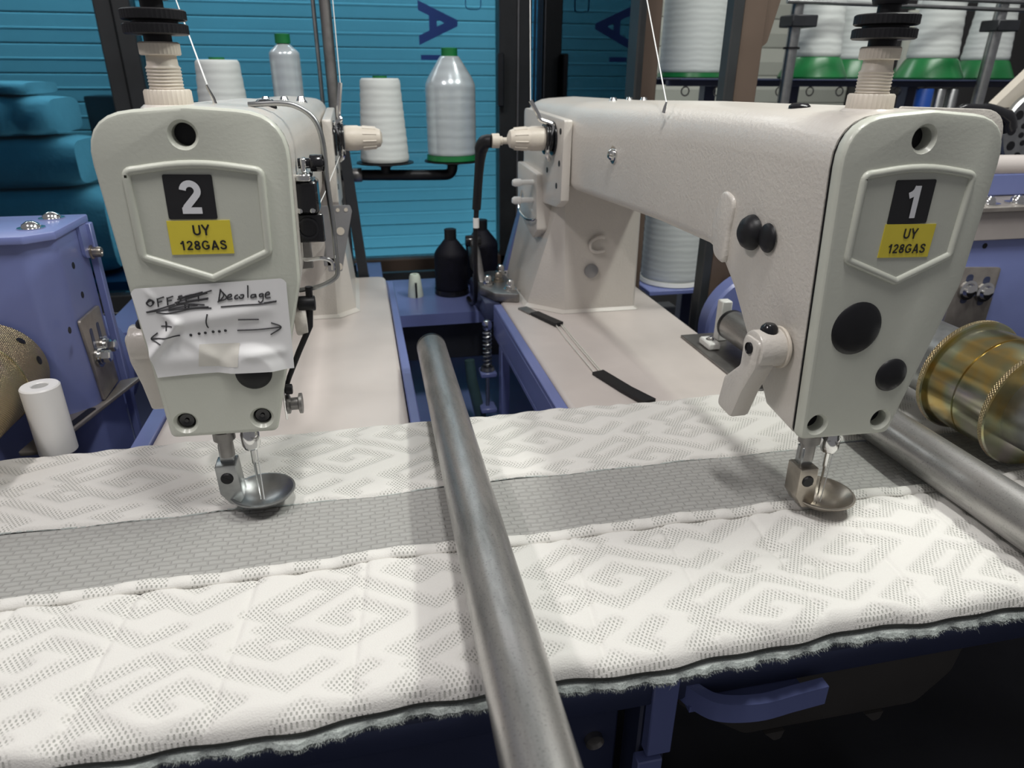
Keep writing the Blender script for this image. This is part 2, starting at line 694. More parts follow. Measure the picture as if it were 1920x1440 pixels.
def text_mesh(body, size, depth, m, bold=0.0, align='CENTER', name='lettering'):
    cu = bpy.data.curves.new('txt', 'FONT')
    cu.body = body
    cu.size = size
    cu.extrude = depth
    cu.offset = bold
    cu.align_x = align
    cu.align_y = 'CENTER'
    t = bpy.data.objects.new('txt', cu)
    COL.objects.link(t)
    bpy.context.view_layer.update()
    dg = bpy.context.evaluated_depsgraph_get()
    me = bpy.data.meshes.new_from_object(t.evaluated_get(dg))
    bpy.data.objects.remove(t)
    me.name = name
    me.materials.clear()
    me.materials.append(MATS[m])
    return me


FACE_TXT = Matrix(((1, 0, 0), (0, 0, -1), (0, 1, 0))).to_4x4()   # text plane -> facing -Y


# ------------------------------------------------------------------ bold block lettering drawn as flat ribbons
def arc(cx, cy, rx, ry, a0, a1, n=14):
    return [(cx + rx * math.cos(R(a0 + (a1 - a0) * i / n)), cy + ry * math.sin(R(a0 + (a1 - a0) * i / n))) for i in range(n + 1)]


GLYPH = {
    'U': (0.74, [[(0.10, 1.0)] + arc(0.37, 0.36, 0.27, 0.27, 180, 360) + [(0.64, 1.0)]]),
    'Y': (0.70, [[(0.03, 1.03), (0.35, 0.46)], [(0.67, 1.03), (0.35, 0.46)], [(0.35, 0.52), (0.35, 0.0)]]),
    '1': (0.58, [[(0.10, 0.70), (0.22, 0.75), (0.31, 0.84), (0.36, 0.98)], [(0.38, 1.0), (0.38, 0.0)]]),
    '2': (0.64, [arc(0.32, 0.70, 0.215, 0.215, 175, -35) + [(0.36, 0.42), (0.16, 0.20), (0.10, 0.08)], [(0.02, 0.09), (0.60, 0.09)]]),
    '8': (0.66, [arc(0.33, 0.73, 0.19, 0.175, 0, 360, 24), arc(0.33, 0.29, 0.225, 0.20, 0, 360, 24)]),
    'G': (0.84, [arc(0.42, 0.50, 0.33, 0.41, 38, 318, 26) + [(0.70, 0.20), (0.70, 0.42)], [(0.43, 0.43), (0.79, 0.43)]]),
    'A': (0.78, [[(0.08, -0.02), (0.39, 0.98)], [(0.70, -0.02), (0.39, 0.98)], [(0.20, 0.29), (0.58, 0.29)]]),
    'S': (0.72, [[(p.x, p.y) for p in smooth_path([(0.60, 0.72, 0), (0.52, 0.87, 0), (0.34, 0.91, 0), (0.17, 0.83, 0), (0.15, 0.68, 0), (0.33, 0.55, 0), (0.53, 0.45, 0), (0.61, 0.29, 0), (0.53, 0.13, 0), (0.34, 0.08, 0), (0.16, 0.13, 0), (0.08, 0.28, 0)], 4)]]),
}


def ribbon_text(text, height, width, gap=0.10):
    """flat mesh in the XZ plane facing -Y, centred on the origin"""
    total = sum(GLYPH[c][0] for c in text) + gap * (len(text) - 1)
    bm = bmesh.new()
    x0 = -total / 2
    for c in text:
        w, strokes = GLYPH[c]
        for k, st in enumerate(strokes):
            P = [Vector((x0 + px, py - 0.5)) for px, py in st]
            closed = (P[0] - P[-1]).length < 1e-4
            prev = None
            for i, p in enumerate(P):
                if closed:
                    a = P[i - 1] if i else P[-2]
                    b = P[i + 1] if i < len(P) - 1 else P[1]
                else:
                    a = P[max(i - 1, 0)]
                    b = P[min(i + 1, len(P) - 1)]
                t = (b - a).normalized()
                nn = Vector((-t.y, t.x)) * width / 2
                cur = [bm.verts.new(((p + s * nn).x * height, -0.00006 * k, (p + s * nn).y * height)) for s in (1, -1)]
                if prev:
                    bm.faces.new((prev[0], prev[1], cur[1], cur[0]))
                prev = cur
        x0 += w + gap
    return bm

# ------------------------------------------------------------------ setting: floor, walls, glazed cell
bm = NB()
box(bm, -4, 6, -1.5, 4.5, -0.95, -0.9)
struct(obj('floor', bm, 'floor_grey', smooth=0))

bm = NB()
box(bm, -1.9, 0.62, 2.50, 2.55, -0.9, 1.3)
wall = struct(obj('wall_back', bm, 'wall_dark', smooth=0))
# roller-shutter slats on the back wall, each its own piece
SP = 0.0805
prof = [(2.500, 0.001), (2.491, 0.0015), (2.489, 0.004), (2.4885, 0.036), (2.4865, 0.0385), (2.4865, 0.041), (2.4885, 0.0435), (2.489, 0.076), (2.491, 0.079), (2.500, 0.0795)]
bm = NB()
rings = [[(x, y, z - 0.3805) for y, z in prof] for x in (-1.88, 0.60)]
loft(bm, rings)
first = obj('slat', bm, 'slat_white', wall, smooth=30)
b0 = ORG[first.name].copy()
for k in range(1, 17):
    clone(first, wall, b0 + Vector((0, 0, k * SP)))

bm = NB()
box(bm, 0.62, 2.15, 2.95, 3.0, -0.9, 1.4)
wallr = struct(obj('wall_rear', bm, 'wall_dark', smooth=0))
bm = NB()
rings = [[(x, y + 0.45, (z - 0.01) * 1.35 - 0.07) for y, z in prof] for x in (0.63, 2.14)]
loft(bm, rings)
first = obj('slat', bm, 'slat_grey', wallr, smooth=30)
b0 = ORG[first.name].copy()
for k in range(1, 11):
    clone(first, wallr, b0 + Vector((0, 0, k * 0.108)))
bm = NB()
box(bm, 2.15, 6.0, 2.80, 3.0, -0.9, 2.2)
struct(obj('wall_right', bm, 'wall_dark', smooth=0))


def window(name, label, loc, pane_pts, mat_name, posts):
    w = bpy.data.objects.new(name, None)
    COL.objects.link(w)
    w.location = loc
    ORG[w.name] = Vector(loc)
    struct(w, label)
    (ax, ay), (bx_, by_), z0, z1 = pane_pts
    d = Vector((bx_ - ax, by_ - ay, 0)).normalized()
    nn = Vector((-d.y, d.x, 0)) * 0.003
    bm = NB()
    rings = []
    for z in (z0, z1):
        rings.append([Vector((ax, ay, z)) - nn, Vector((bx_, by_, z)) - nn, Vector((bx_, by_, z)) + nn, Vector((ax, ay, z)) + nn])
    loft(bm, rings)
    pane = obj('pane', bm, mat_name, w, smooth=0)
    for (nm, x0, x1, y0, y1, za, zb, mt) in posts:
        bm = NB()
        box(bm, x0, x1, y0, y1, za, zb, 0.003, 1)
        obj(nm, bm, mt, w, smooth=30)
    return w, pane


w1, pane1 = window('window_1', 'wide blue-tinted pane with dark frame behind the spools', (-0.05, 2.0, -0.9), ((-0.50, 2.0), (0.385, 2.0), -0.135, 1.1), 'blue_glass', [
    ('frame_post', -0.575, -0.535, 1.975, 2.025, -0.88, 1.1, 'frame_dark'),
    ('frame_post', -0.533, -0.492, 1.965, 2.02, -0.88, 1.1, 'frame_dark'),
    ('frame_post', 0.383, 0.432, 1.965, 2.025, -0.88, 1.1, 'frame_dark'),
    ('frame_post', 0.434, 0.470, 1.965, 2.025, -0.88, 1.1, 'frame_dark'),
    ('frame_seal', 0.4315, 0.4345, 1.961, 1.968, -0.88, 1.1, 'grey_plate'),
    ('handle', 0.374, 0.390, 1.935, 1.966, 0.27, 0.40, 'dark_metal'),
    ('sill', -0.535, 0.43, 1.965, 2.02, -0.185, -0.135, 'frame_brown'),
    ('sill_panel', -0.535, 0.43, 1.98, 2.0, -0.88, -0.186, 'frame_dark')])
window('window_2', 'blue-tinted side pane mirroring the blue shutter', (0.50, 1.65, -0.9), ((0.472, 1.965), (0.498, 1.310), -0.2, 1.1), 'mirror_blue_glass', [
    ('frame_post', 0.491, 0.505, 1.262, 1.310, -0.88, 1.1, 'frame_dark'),
    ('frame_post', 0.5055, 0.543, 1.285, 1.310, -0.88, 1.1, 'frame_brown')])
bm = NB()
box(bm, 0.5465, 0.5635, 1.035, 1.060, -0.9, 1.1, 0.002, 1)
trim = struct(obj('trim_1', bm, 'frame_dark', smooth=30), 'dark and brown upright post between the spools and the rack')
bm = NB()
box(bm, 0.564, 0.603, 1.040, 1.060, -0.9, 1.1, 0.002, 1)
obj('cover_strip', bm, 'frame_brown', trim, smooth=30)
bm = NB()
prism(bm, fillet([(0.6035, 1.1, 0), (0.655, 1.1, 0), (0.640, 0.52, 0.01), (0.612, 0.395, 0.008), (0.6035, 0.388, 0.002)], 4), 1.045, 1.055)
obj('gusset', bm, 'frame_brown', trim, smooth=30)
window('window_3', 'blue-tinted left pane in front of the folded quilts', (-1.1, 2.0, -0.9), ((-1.8, 2.0), (-0.578, 2.0), -0.2, 1.1), 'blue_glass', [
    ('sill', -1.8, -0.58, 1.965, 2.02, -0.25, -0.2, 'frame_dark')])

# sideways lettering stuck on the wide pane
me = text_mesh('A', 0.135, 0.0008, 'letter_blue', bold=0.004)
me.transform(FACE_TXT @ Matrix.Rotation(-PI / 2, 4, 'Z'))
me.transform(Matrix.Translation((0.222, 1.994, 0.468)))
put(me, 'letter', pane1)
bm = NB()
box(bm, 0.180, 0.232, 1.9925, 1.9945, 0.382, 0.394)
obj('letter', bm, 'letter_blue', pane1, smooth=0)
bm = NB()
pts = fillet([(0.190, 0.285, 0.02), (0.190, 0.155, 0.035), (0.30, 0.145, 0.04), (0.30, 0.285, 0.02)], 5)
tube(bm, [(p.x, 1.9935, p.y) for p in pts], 0.0055, 6, flat=0.2)
obj('letter', bm, 'letter_blue', pane1, smooth=0)
bm = NB()
pts = fillet([(0.300, 0.60, 0.01), (0.300, 0.501, 0.012), (0.340, 0.501, 0.012), (0.340, 0.60, 0.01)], 5)
tube(bm, [(p.x, 1.9935, p.y) for p in pts], 0.005, 6, flat=0.2)
obj('letter', bm, 'letter_blue', pane1, smooth=0)

# folded quilts behind the left pane
def quilt(z0, z1, x0, x1, pleats, label, y0=2.12):
    bm = NB()
    n = 60
    rings = []
    for i in range(n + 1):
        x = x0 + (x1 - x0) * i / n
        bulge = 0.022 * abs(math.sin(PI * pleats * i / n)) ** 0.6 if pleats else 0.0
        endf = 1 - (abs(2 * i / n - 1)) ** 12
        h = (z1 - z0) / 2
        zc = (z0 + z1) / 2
        ring = []
        for k in range(20):
            a = 2 * PI * k / 20
            c, s = math.cos(a), math.sin(a)
            ex = lambda q: math.copysign(abs(q) ** 0.45, q)
            ring.append((x, y0 + 0.115 - bulge + ex(c) * 0.11, zc + ex(s) * h * (0.85 + 0.15 * endf)))
        rings.append(ring)
    loft(bm, rings)
    return tag(obj('folded_quilt', bm, 'quilt_white', smooth=60), label, 'quilt', 'folded quilts behind the glass')


bm = NB()
box(bm, -1.75, -0.60, 2.08, 2.355, -0.88, -0.19, 0.005)
tag(obj('storage_bench', bm, 'deep_blue_paint'), 'low dark bench under the folded quilts behind the glass', 'bench')
quilt(-0.19, 0.055, -1.7, -0.70, 0, 'thick smooth white quilt at the bottom of the stack')
quilt(0.056, 0.19, -1.7, -0.74, 0, 'wide white folded quilt in the middle of the stack')
quilt(0.191, 0.292, -1.7, -0.775, 11, 'pleated white quilt near the top of the stack')
quilt(0.293, 0.326, -1.7, -0.82, 14, 'thin white quilt on top of the stack')
bm = NB()
box(bm, -0.765, -0.58, 2.36, 2.48, 0.16, 0.285, 0.006)
box(bm, -0.755, -0.59, 2.37, 2.47, -0.88, 0.165)
tag(obj('storage_cabinet', bm, 'dark_metal'), 'small dark cabinet beside the folded quilts', 'cabinet')

# ------------------------------------------------------------------ table under the fabric, cell deck
bm = NB()
box(bm, -0.6, 0.85, 0.335, 0.70, -0.075, -0.046, 0.004)
tab = thing('sewing_table', 'dark blue steel sewing table under the quilted strip', 'table', (0.12, 0.5, -0.9))
obj('table_top', bm, 'deep_blue_paint', tab)
for x in (-0.5, 0.188, 0.80):
    bm = NB()
    box(bm, x - 0.012, x + 0.012, 0.345, 0.375, -0.9, -0.0755, 0.002, 1)
    obj('leg', bm, 'deep_blue_paint', tab)
bm = NB()
box(bm, -0.45, 0.165, 0.36, 0.375, -0.30, -0.0755, 0.002, 1)
ap = obj('apron', bm, 'deep_blue_paint', tab)
for x, z in ((0.085, -0.155), (0.118, -0.19), (0.145, -0.13)):
    bm = NB()
    lathe(bm, [(0, 0.0), (0.006, 0.0), (0.0075, -0.003), (0.0075, 0.004), (0, 0.004)], (x, 0.358, z), 'Y', 16)
    obj('bolt', bm, 'dull_steel', ap)
bm = NB()
box(bm, 0.178, 0.198, 0.332, 0.343, -0.125, -0.047, 0.001, 1)
box(bm, 0.171, 0.191, 0.330, 0.341, -0.30, -0.128, 0.001, 1)
obj('bracket', bm, 'blue_paint', tab)

tray = thing('waste_tray', 'dark grey tray with a curved blue handle under the strip', 'tray', (0.33, 0.42, -0.16))
bm = NB()
out = fillet([(0.212, -0.076, 0.004), (0.206, -0.098, 0.02), (0.275, -0.150, 0.02), (0.440, -0.152, 0.015), (0.468, -0.12, 0.02), (0.474, -0.076, 0.004)], 5)
prism(bm, out, 0.352, 0.62, 0.003)
body = obj('tray_body', bm, 'tray_dark', tray)
bm = NB()
pts = smooth_path([(0.206, 0.343, -0.066), (0.209, 0.336, -0.068), (0.224, 0.322, -0.071), (0.255, 0.318, -0.074), (0.285, 0.320, -0.074), (0.312, 0.322, -0.074)], 5)
rings = []
for i, p in enumerate(pts):
    t = (pts[min(i + 1, len(pts) - 1)] - pts[max(i - 1, 0)]).normalized()
    nn = Vector((-t.y, t.x, 0)).normalized() * 0.004
    rings.append([p - nn + Vector((0, 0, 0.008)), p + nn + Vector((0, 0, 0.009)), p + nn - Vector((0, 0, 0.010)), p - nn - Vector((0, 0, 0.010))])
loft(bm, rings)
box(bm, 0.207, 0.30, 0.330, 0.36, -0.082, -0.0765)
obj('handle', bm, 'blue_paint', tray)
for x in (0.305, 0.40):
    bm = NB()
    prism(bm, fillet([(x - 0.012, -0.151, 0), (x + 0.006, -0.151, 0), (x + 0.004, -0.160, 0.003), (x - 0.002, -0.161, 0.003)], 4), 0.350, 0.360)
    obj('hook', bm, 'tray_dark', tray)
bm = NB()
tube(bm, [(0.50, 0.40, -0.092), (0.80, 0.40, -0.089)], 0.011, 16)
rod = thing('cross_rod', 'short grey rod under the table beside the tray', 'rod', (0.62, 0.40, -0.1))
obj('rod_bar', bm, 'dull_steel', rod)
bm = NB()
lathe(bm, [(0, -0.012), (0.007, -0.012), (0.009, -0.004), (0.006, 0), (0, 0)], (0.505, 0.40, -0.102), 'Z', 16)
obj('rod_foot', bm, 'chrome', rod)

# blue deck and pan between and behind the machine beds
bm = NB()
prism(bm, [Vector(p) for p in ((-0.45, 1.20), (0.49, 1.20), (0.49, 1.44), (0.03, 1.44), (0.03, 1.60), (-0.45, 1.60))], -0.072, -0.050, plane='XY')
tag(obj('deck_shelf', bm, 'blue_paint', smooth=20), 'blue steel shelf behind the machines carrying the dark spools', 'shelf')
bm = NB()
box(bm, -0.24, 0.60, 0.74, 1.62, -0.262, -0.250, 0.002, 1)
tag(obj('lower_pan', bm, 'blue_paint'), 'blue sheet pan low down in the gap between the machine beds', 'pan')
bm = NB()
box(bm, -0.40, 0.60, 1.63, 1.645, -0.88, -0.085)  # added to keep the cell's light from leaking into the gap
tag(obj('light_block_panel', bm, 'frame_dark', smooth=0), 'dark panel added to block stray light low down behind the gap between the beds', 'panel')
bm = NB()
box(bm, -0.45, 0.60, 1.225, 1.26, -0.150, -0.073, 0.002, 1)
tag(obj('cross_beam', bm, 'dark_metal'), 'black cross beam under the blue shelf', 'beam')


def side_frame(x0, x1, inner, label, y0, y1, post_y):
    f = thing('bed_frame', label, 'frame', ((x0 + x1) / 2, 0.9, -0.25))
    bm = NB()
    box(bm, x0, x1, y0, y1, -0.022, -0.013, 0.0015, 1)
    obj('top_rail', bm, 'blue_paint', f)
    bm = NB()
    xi = x0 if inner < 0 else x1
    box(bm, min(xi, xi - inner * 0.005), max(xi, xi - inner * 0.005), y0, y1, -0.062, -0.022, 0.001, 1)
    obj('web', bm, 'blue_paint', f)
    bm = NB()
    box(bm, x0, x1, y0, y1, -0.070, -0.062, 0.001, 1)
    obj('lower_rail', bm, 'blue_paint', f)
    for py in post_y:
        bm = NB()
        box(bm, x0, x1, py - 0.012, py + 0.012, -0.25, -0.070, 0.0015, 1)
        obj('post', bm, 'blue_paint', f)
    return f


fr1 = side_frame(0.207, 0.2215, -1, 'blue bed frame on the left side of the machine marked one', 0.70, 1.12, (1.06, 0.78))
fr2 = side_frame(0.0335, 0.0455, 1, 'blue bed frame on the right side of the machine marked two', 0.70, 1.30, (1.18, 0.80))
fr3 = side_frame(-0.262, -0.243, -1, 'blue bed frame on the left side of the machine marked two', 0.70, 1.20, (1.1, 0.80))

# spring-loaded adjuster on a lug of the right frame
sp = thing('spring_adjuster', 'steel spring bolt on a blue lug in the gap between the beds', 'bolt', (0.192, 1.10, -0.21))
bm = NB()
cyl(bm, (0.192, 1.10, -0.205), 0.0035, 0.16, 'Z', 12)
obj('bolt_shaft', bm, 'steel', sp)
bm = NB()
lathe(bm, [(0, 0.018), (0.006, 0.016), (0.0085, 0.010), (0.0085, 0.004), (0.007, 0.0), (0, 0)], (0.192, 1.10, -0.050), 'Z', 18)
obj('bolt_head', bm, 'chrome', sp)
bm = NB()
pts = [(0.192 + 0.0068 * math.cos(a), 1.10 + 0.0068 * math.sin(a), -0.118 + 0.065 * a / (2 * PI * 9)) for a in np.linspace(0, 2 * PI * 9, 150)]
tube(bm, pts, 0.0016, 6)
obj('spring', bm, 'steel', sp)
bm = NB()
lathe(bm, [(0, 0), (0.011, 0), (0.013, -0.006), (0, -0.006)], (0.192, 1.10, -0.119), 'Z', 18)
obj('washer', bm, 'steel', sp)
bm = NB()
box(bm, 0.178, 0.2065, 1.084, 1.116, -0.135, -0.126, 0.002, 1)
lg = obj('lug', bm, 'blue_paint', sp)
clone(lg, sp, ORG[lg.name] + Vector((0, 0, -0.069)))
bm = NB()
bm2 = NB()
tube(bm2, [(0.163, 1.118, -0.112), (0.166, 1.113, -0.150), (0.176, 1.112, -0.200), (0.186, 1.112, -0.2495)], [0.009, 0.010, 0.010, 0.011], 14)
bm.free()
bm = bm2
tag(obj('drain_fitting', bm, 'oil_green'), 'dark green fitting with blue cap beside the spring bolt', 'fitting')

# ------------------------------------------------------------------ quilted strip
FX0, FX1 = -0.62, 0.86
TILE = ['1111110000',
        '1000010011',
        '1011010010',
        '1010010010',
        '1011110010',
        '1000000011',
        '1111111000',
        '0000001011',
        '0111001010',
        '0101000010']
TB = np.array([[int(c) for c in r] for r in TILE], float)


def key_pattern(X, Y):
    u = X / 0.100 + Y / 0.056 + 0.03 * np.sin(X * 40)
    v = X / 0.100 - Y / 0.056 + 0.03 * np.sin(Y * 60)
    a = (u * 5.0) % 10
    b = (v * 5.0) % 10
    return TB[a.astype(int) % 10, b.astype(int) % 10]


def blur(A, k):
    for _ in range(k):
        A = (A + np.roll(A, 1, 0) + np.roll(A, -1, 0) + np.roll(A, 1, 1) + np.roll(A, -1, 1)) / 5
    return A


def waves(X, Y):
    return 0.0011 * np.sin(X * 31 + 1.3 * np.sin(Y * 19)) + 0.0010 * np.sin(Y * 43 + X * 17 + 1) + 0.0007 * np.sin(X * 73 - Y * 37)


def edge_wave(x):
    return 0.0022 * np.sin(x * 23 + 0.6) + 0.0014 * np.sin(x * 57 + 2) + 0.0008 * np.sin(x * 131)


def cloth(name, y0, y1, parent, m, step=0.0017, puff=0.0021, front=None, back=None, label=None, flat=False, thick=0.010):
    nx = int((FX1 - FX0) / step) + 1
    ny = int((y1 - y0) / step) + 1
    xs = np.linspace(FX0, FX1, nx)
    ys = np.linspace(y0, y1, ny)
    X, Y = np.meshgrid(xs, ys, indexing='ij')
    t = (Y - y0) / (y1 - y0)
    Z = waves(X, Y)
    P = key_pattern(X, Y)
    if flat:
        Z = Z * 0.6 - 0.0012 * np.minimum(1, np.minimum(t, 1 - t) * 12)
        msk = np.zeros_like(P)
    else:
        soft = blur(1 - P, 3)
        Z = Z + puff * soft
        msk = blur(P, 1)
        # quilting tacks: short stitched dimples and faint cross seams
        for q, sx in enumerate(np.arange(-0.60, 0.9, 0.082)):
            d = np.abs(X - sx - 0.10 * (Y - 0.38))
            Z = Z - 0.0016 * np.exp(-(d / 0.0022) ** 2) * (Y < 0.45)
        for (tx, ty) in ((0.30, 0.40), (0.262, 0.385), (0.36, 0.41), (0.405, 0.425), (0.335, 0.375)):
            Z = Z - 0.004 * np.exp(-(((X - tx) / 0.012) ** 2 + ((Y - ty) / 0.010) ** 2))
    for (fx, fy_) in ((-0.1063, 0.5498), (0.3770, 0.4473)):
        d2 = (X - fx) ** 2 + (Y - fy_) ** 2
        Z = np.where(d2 < 0.034 ** 2, Z - (0.0006 + np.maximum(Z + 0.0006, 0)) * np.clip((0.034 - np.sqrt(d2)) / 0.014, 0, 1), Z)
    Yw = Y.copy()
    if front:
        rr = 0.011
        s = np.clip((y0 + rr - Y) / rr, 0, 1)
        Z = Z * (1 - s) + s * 0 - thick * (1 - np.sqrt(np.clip(1 - s * s, 0, 1)))
        Yw = Yw + edge_wave(X) * np.clip(1 - t * 4, 0, 1)
    else:
        s = np.clip((y0 + 0.004 - Y) / 0.004, 0, 1)
        Z = Z - 0.0025 * s * s
    if back:
        s = np.clip((Y - (y1 - 0.011)) / 0.011, 0, 1)
        Z = Z * (1 - s) - thick * (1 - np.sqrt(np.clip(1 - s * s, 0, 1)))
        Yw = Yw + 0.6 * edge_wave(X * 1.3 + 2) * np.clip((t - 0.75) * 4, 0, 1)
    else:
        s = np.clip((Y - (y1 - 0.004)) / 0.004, 0, 1)
        Z = Z - 0.0025 * s * s
    co = np.stack([X, Yw, Z], -1).reshape(-1, 3).astype(np.float32)
    idx = np.arange(nx * ny).reshape(nx, ny)
    q = np.stack([idx[:-1, :-1], idx[1:, :-1], idx[1:, 1:], idx[:-1, 1:]], -1).reshape(-1, 4)
    me = bpy.data.meshes.new(name)
    me.vertices.add(len(co))
    me.vertices.foreach_set('co', co.ravel())
    me.loops.add(q.size)
    me.loops.foreach_set('vertex_index', q.ravel().astype(np.int32))
    me.polygons.add(len(q))
    me.polygons.foreach_set('loop_start', np.arange(0, q.size, 4, dtype=np.int32))
    me.update(calc_edges=True)
    a = me.attributes.new('dotted', 'FLOAT', 'POINT')
    a.data.foreach_set('value', msk.reshape(-1).astype(np.float32))
    me.shade_smooth()
    me.materials.append(MATS[m])
    o = put(me, name, parent, org=(0.12, 0.5, -0.012))
    if label:
        o['label'] = label
    return o


strip = thing('quilted_border_strip', 'long white quilted mattress border strip with a grey band lying under both machines', 'fabric', (0.12, 0.5, -0.012))
cloth('front_panel', 0.313, 0.4475, strip, 'jacquard_knit', front=True, label='white patterned quilted panel at the near edge')
cloth('back_panel', 0.5445, 0.686, strip, 'jacquard_knit', back=True, label='white patterned quilted panel at the far edge')
cloth('grey_band', 0.459, 0.546, strip, 'band_knit', step=0.0026, flat=True, label='grey woven band along the middle')
# piping between band and front panel: a raised roll of the knit
nx = 900
xs = np.linspace(FX0, FX1, nx)
n = 12
rings = []
for x in xs:
    w = float(waves(np.array(x), np.array(0.453))) - 0.0035 * math.exp(-((x - 0.377) / 0.022) ** 2)
    h = 0.0042 + 0.0006 * math.sin(x * 160) + 0.0004 * math.sin(x * 311)
    rings.append([(x, 0.4532 + 0.0064 * math.cos(2 * PI * k / n), w - 0.0006 + h * math.sin(2 * PI * k / n)) for k in range(n)])
bm = NB()
loft(bm, rings)
me = finish(bm, 'piping', 'jacquard_knit', 60)
co = np.array([v.co.x for v in me.vertices])
a = me.attributes.new('dotted', 'FLOAT', 'POINT')
a.data.foreach_set('value', (np.sin(co * 2 * PI / 0.037) > -0.15).astype(np.float32))
put(me, 'piping', strip, org=(0.12, 0.5, -0.012))['label'] = 'raised dotted piping beside the grey band'
# seam stitches on the far side of the band
bm = NB()
tube(bm, [(x, 0.5452 + 0.0004 * math.sin(x * 900), float(waves(np.array(x), np.array(0.545))) - 0.0012) for x in np.linspace(FX0, FX1, 400)], 0.0008, 5)
obj('seam', bm, 'fleece', strip)
# strip coloured dark as the shadow gap, and fleece backing, along the near edge
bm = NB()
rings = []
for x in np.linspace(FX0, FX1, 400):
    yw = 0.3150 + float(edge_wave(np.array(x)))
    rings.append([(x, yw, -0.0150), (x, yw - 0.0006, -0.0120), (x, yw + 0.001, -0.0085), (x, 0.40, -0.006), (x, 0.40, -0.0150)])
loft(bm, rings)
obj('shadow_gap_strip', bm, 'gap_shade', strip)


def fleece_y(x):
    return 0.3105 + float(edge_wave(np.array(x))) + 0.0010 * math.sin(x * 47 + 1) + 0.0012 * math.sin(x * 210) + 0.0007 * math.sin(x * 523)


bm = NB()
rings = []
for x in np.linspace(FX0, FX1, 700):
    yw = fleece_y(x)
    rings.append([(x, yw + 0.004, -0.0235), (x, yw + 0.001, -0.0215), (x, yw, -0.0190), (x, yw + 0.002, -0.0160), (x, 0.33, -0.0152), (x, 0.33, -0.0235)])
loft(bm, rings)
fl = obj('fleece_backing', bm, 'fleece', strip, label='pale fuzzy fleece backing along the near edge')
bm = NB()
rnd = random.Random(3)
for i in range(15000):
    x = rnd.uniform(-0.42, 0.62)
    yw = fleece_y(x)
    a = rnd.uniform(-1.9, 1.9)
    p = Vector((x, yw + 0.0028, -0.0195)) + Vector((0, -math.cos(a) * 0.0025, math.sin(a) * 0.0030))
    d = Vector((rnd.uniform(-0.8, 0.8), -math.cos(a) - 0.1, math.sin(a) * 0.9 + rnd.uniform(-0.5, 0.4))).normalized()
    L = rnd.uniform(0.0008, 0.0026) * (2.2 if rnd.random() < 0.02 else 1)
    d2 = (d + Vector((rnd.uniform(-1, 1), rnd.uniform(-.6, .6), rnd.uniform(-1, 0.7)))).normalized()
    s = d.cross(Vector((rnd.uniform(-1, 1), 1, rnd.uniform(-1, 1)))).normalized() * 0.00012
    q = p + d * L * 0.55
    e = q + d2 * L * 0.5
    v = [bm.verts.new(c) for c in (p - s, p + s, q + s, q - s, e)]
    bm.faces.new(v[:4])
    bm.faces.new((v[3], v[2], v[4]))
f2 = obj('fleece_fibres', bm, 'fleece', fl, smooth=0)
f2['kind'] = 'stuff'

# ------------------------------------------------------------------ sewing machines
def head_corners(zb, xl, xr, xbr, zmr, ztop, xlt, rb=0.006):
    return [(xlt, ztop - 0.003, 0.046), (0.0, ztop + 0.002, 0.05), (xr, ztop - 0.003, 0.046), (xr - 0.0045, zmr, 0.05), (xbr, zb - 0.001, rb), (xl, zb + 0.001, rb)]


def plug(parent, c, r, axis, h, name='plug', slot=False):
    bm = NB()
    lathe(bm, [(0, h), (r * 0.5, h * 0.93), (r * 0.82, h * 0.62), (r * 0.97, h * 0.25), (r, 0), (0, 0)], c, axis, 36)
    o = obj(name, bm, 'black_plastic', parent)
    return o


def screw_head(parent, c, r, axis, m='chrome', name='screw', hexed=False):
    bm = NB()
    lathe(bm, [(0, r * 0.85), (r * 0.55, r * 0.8), (r * 0.9, r * 0.5), (r, r * 0.15), (r * 1.35, r * 0.12), (r * 1.35, 0), (0, 0)], c, axis, 6 if hexed else 24)
    return obj(name, bm, m, parent)


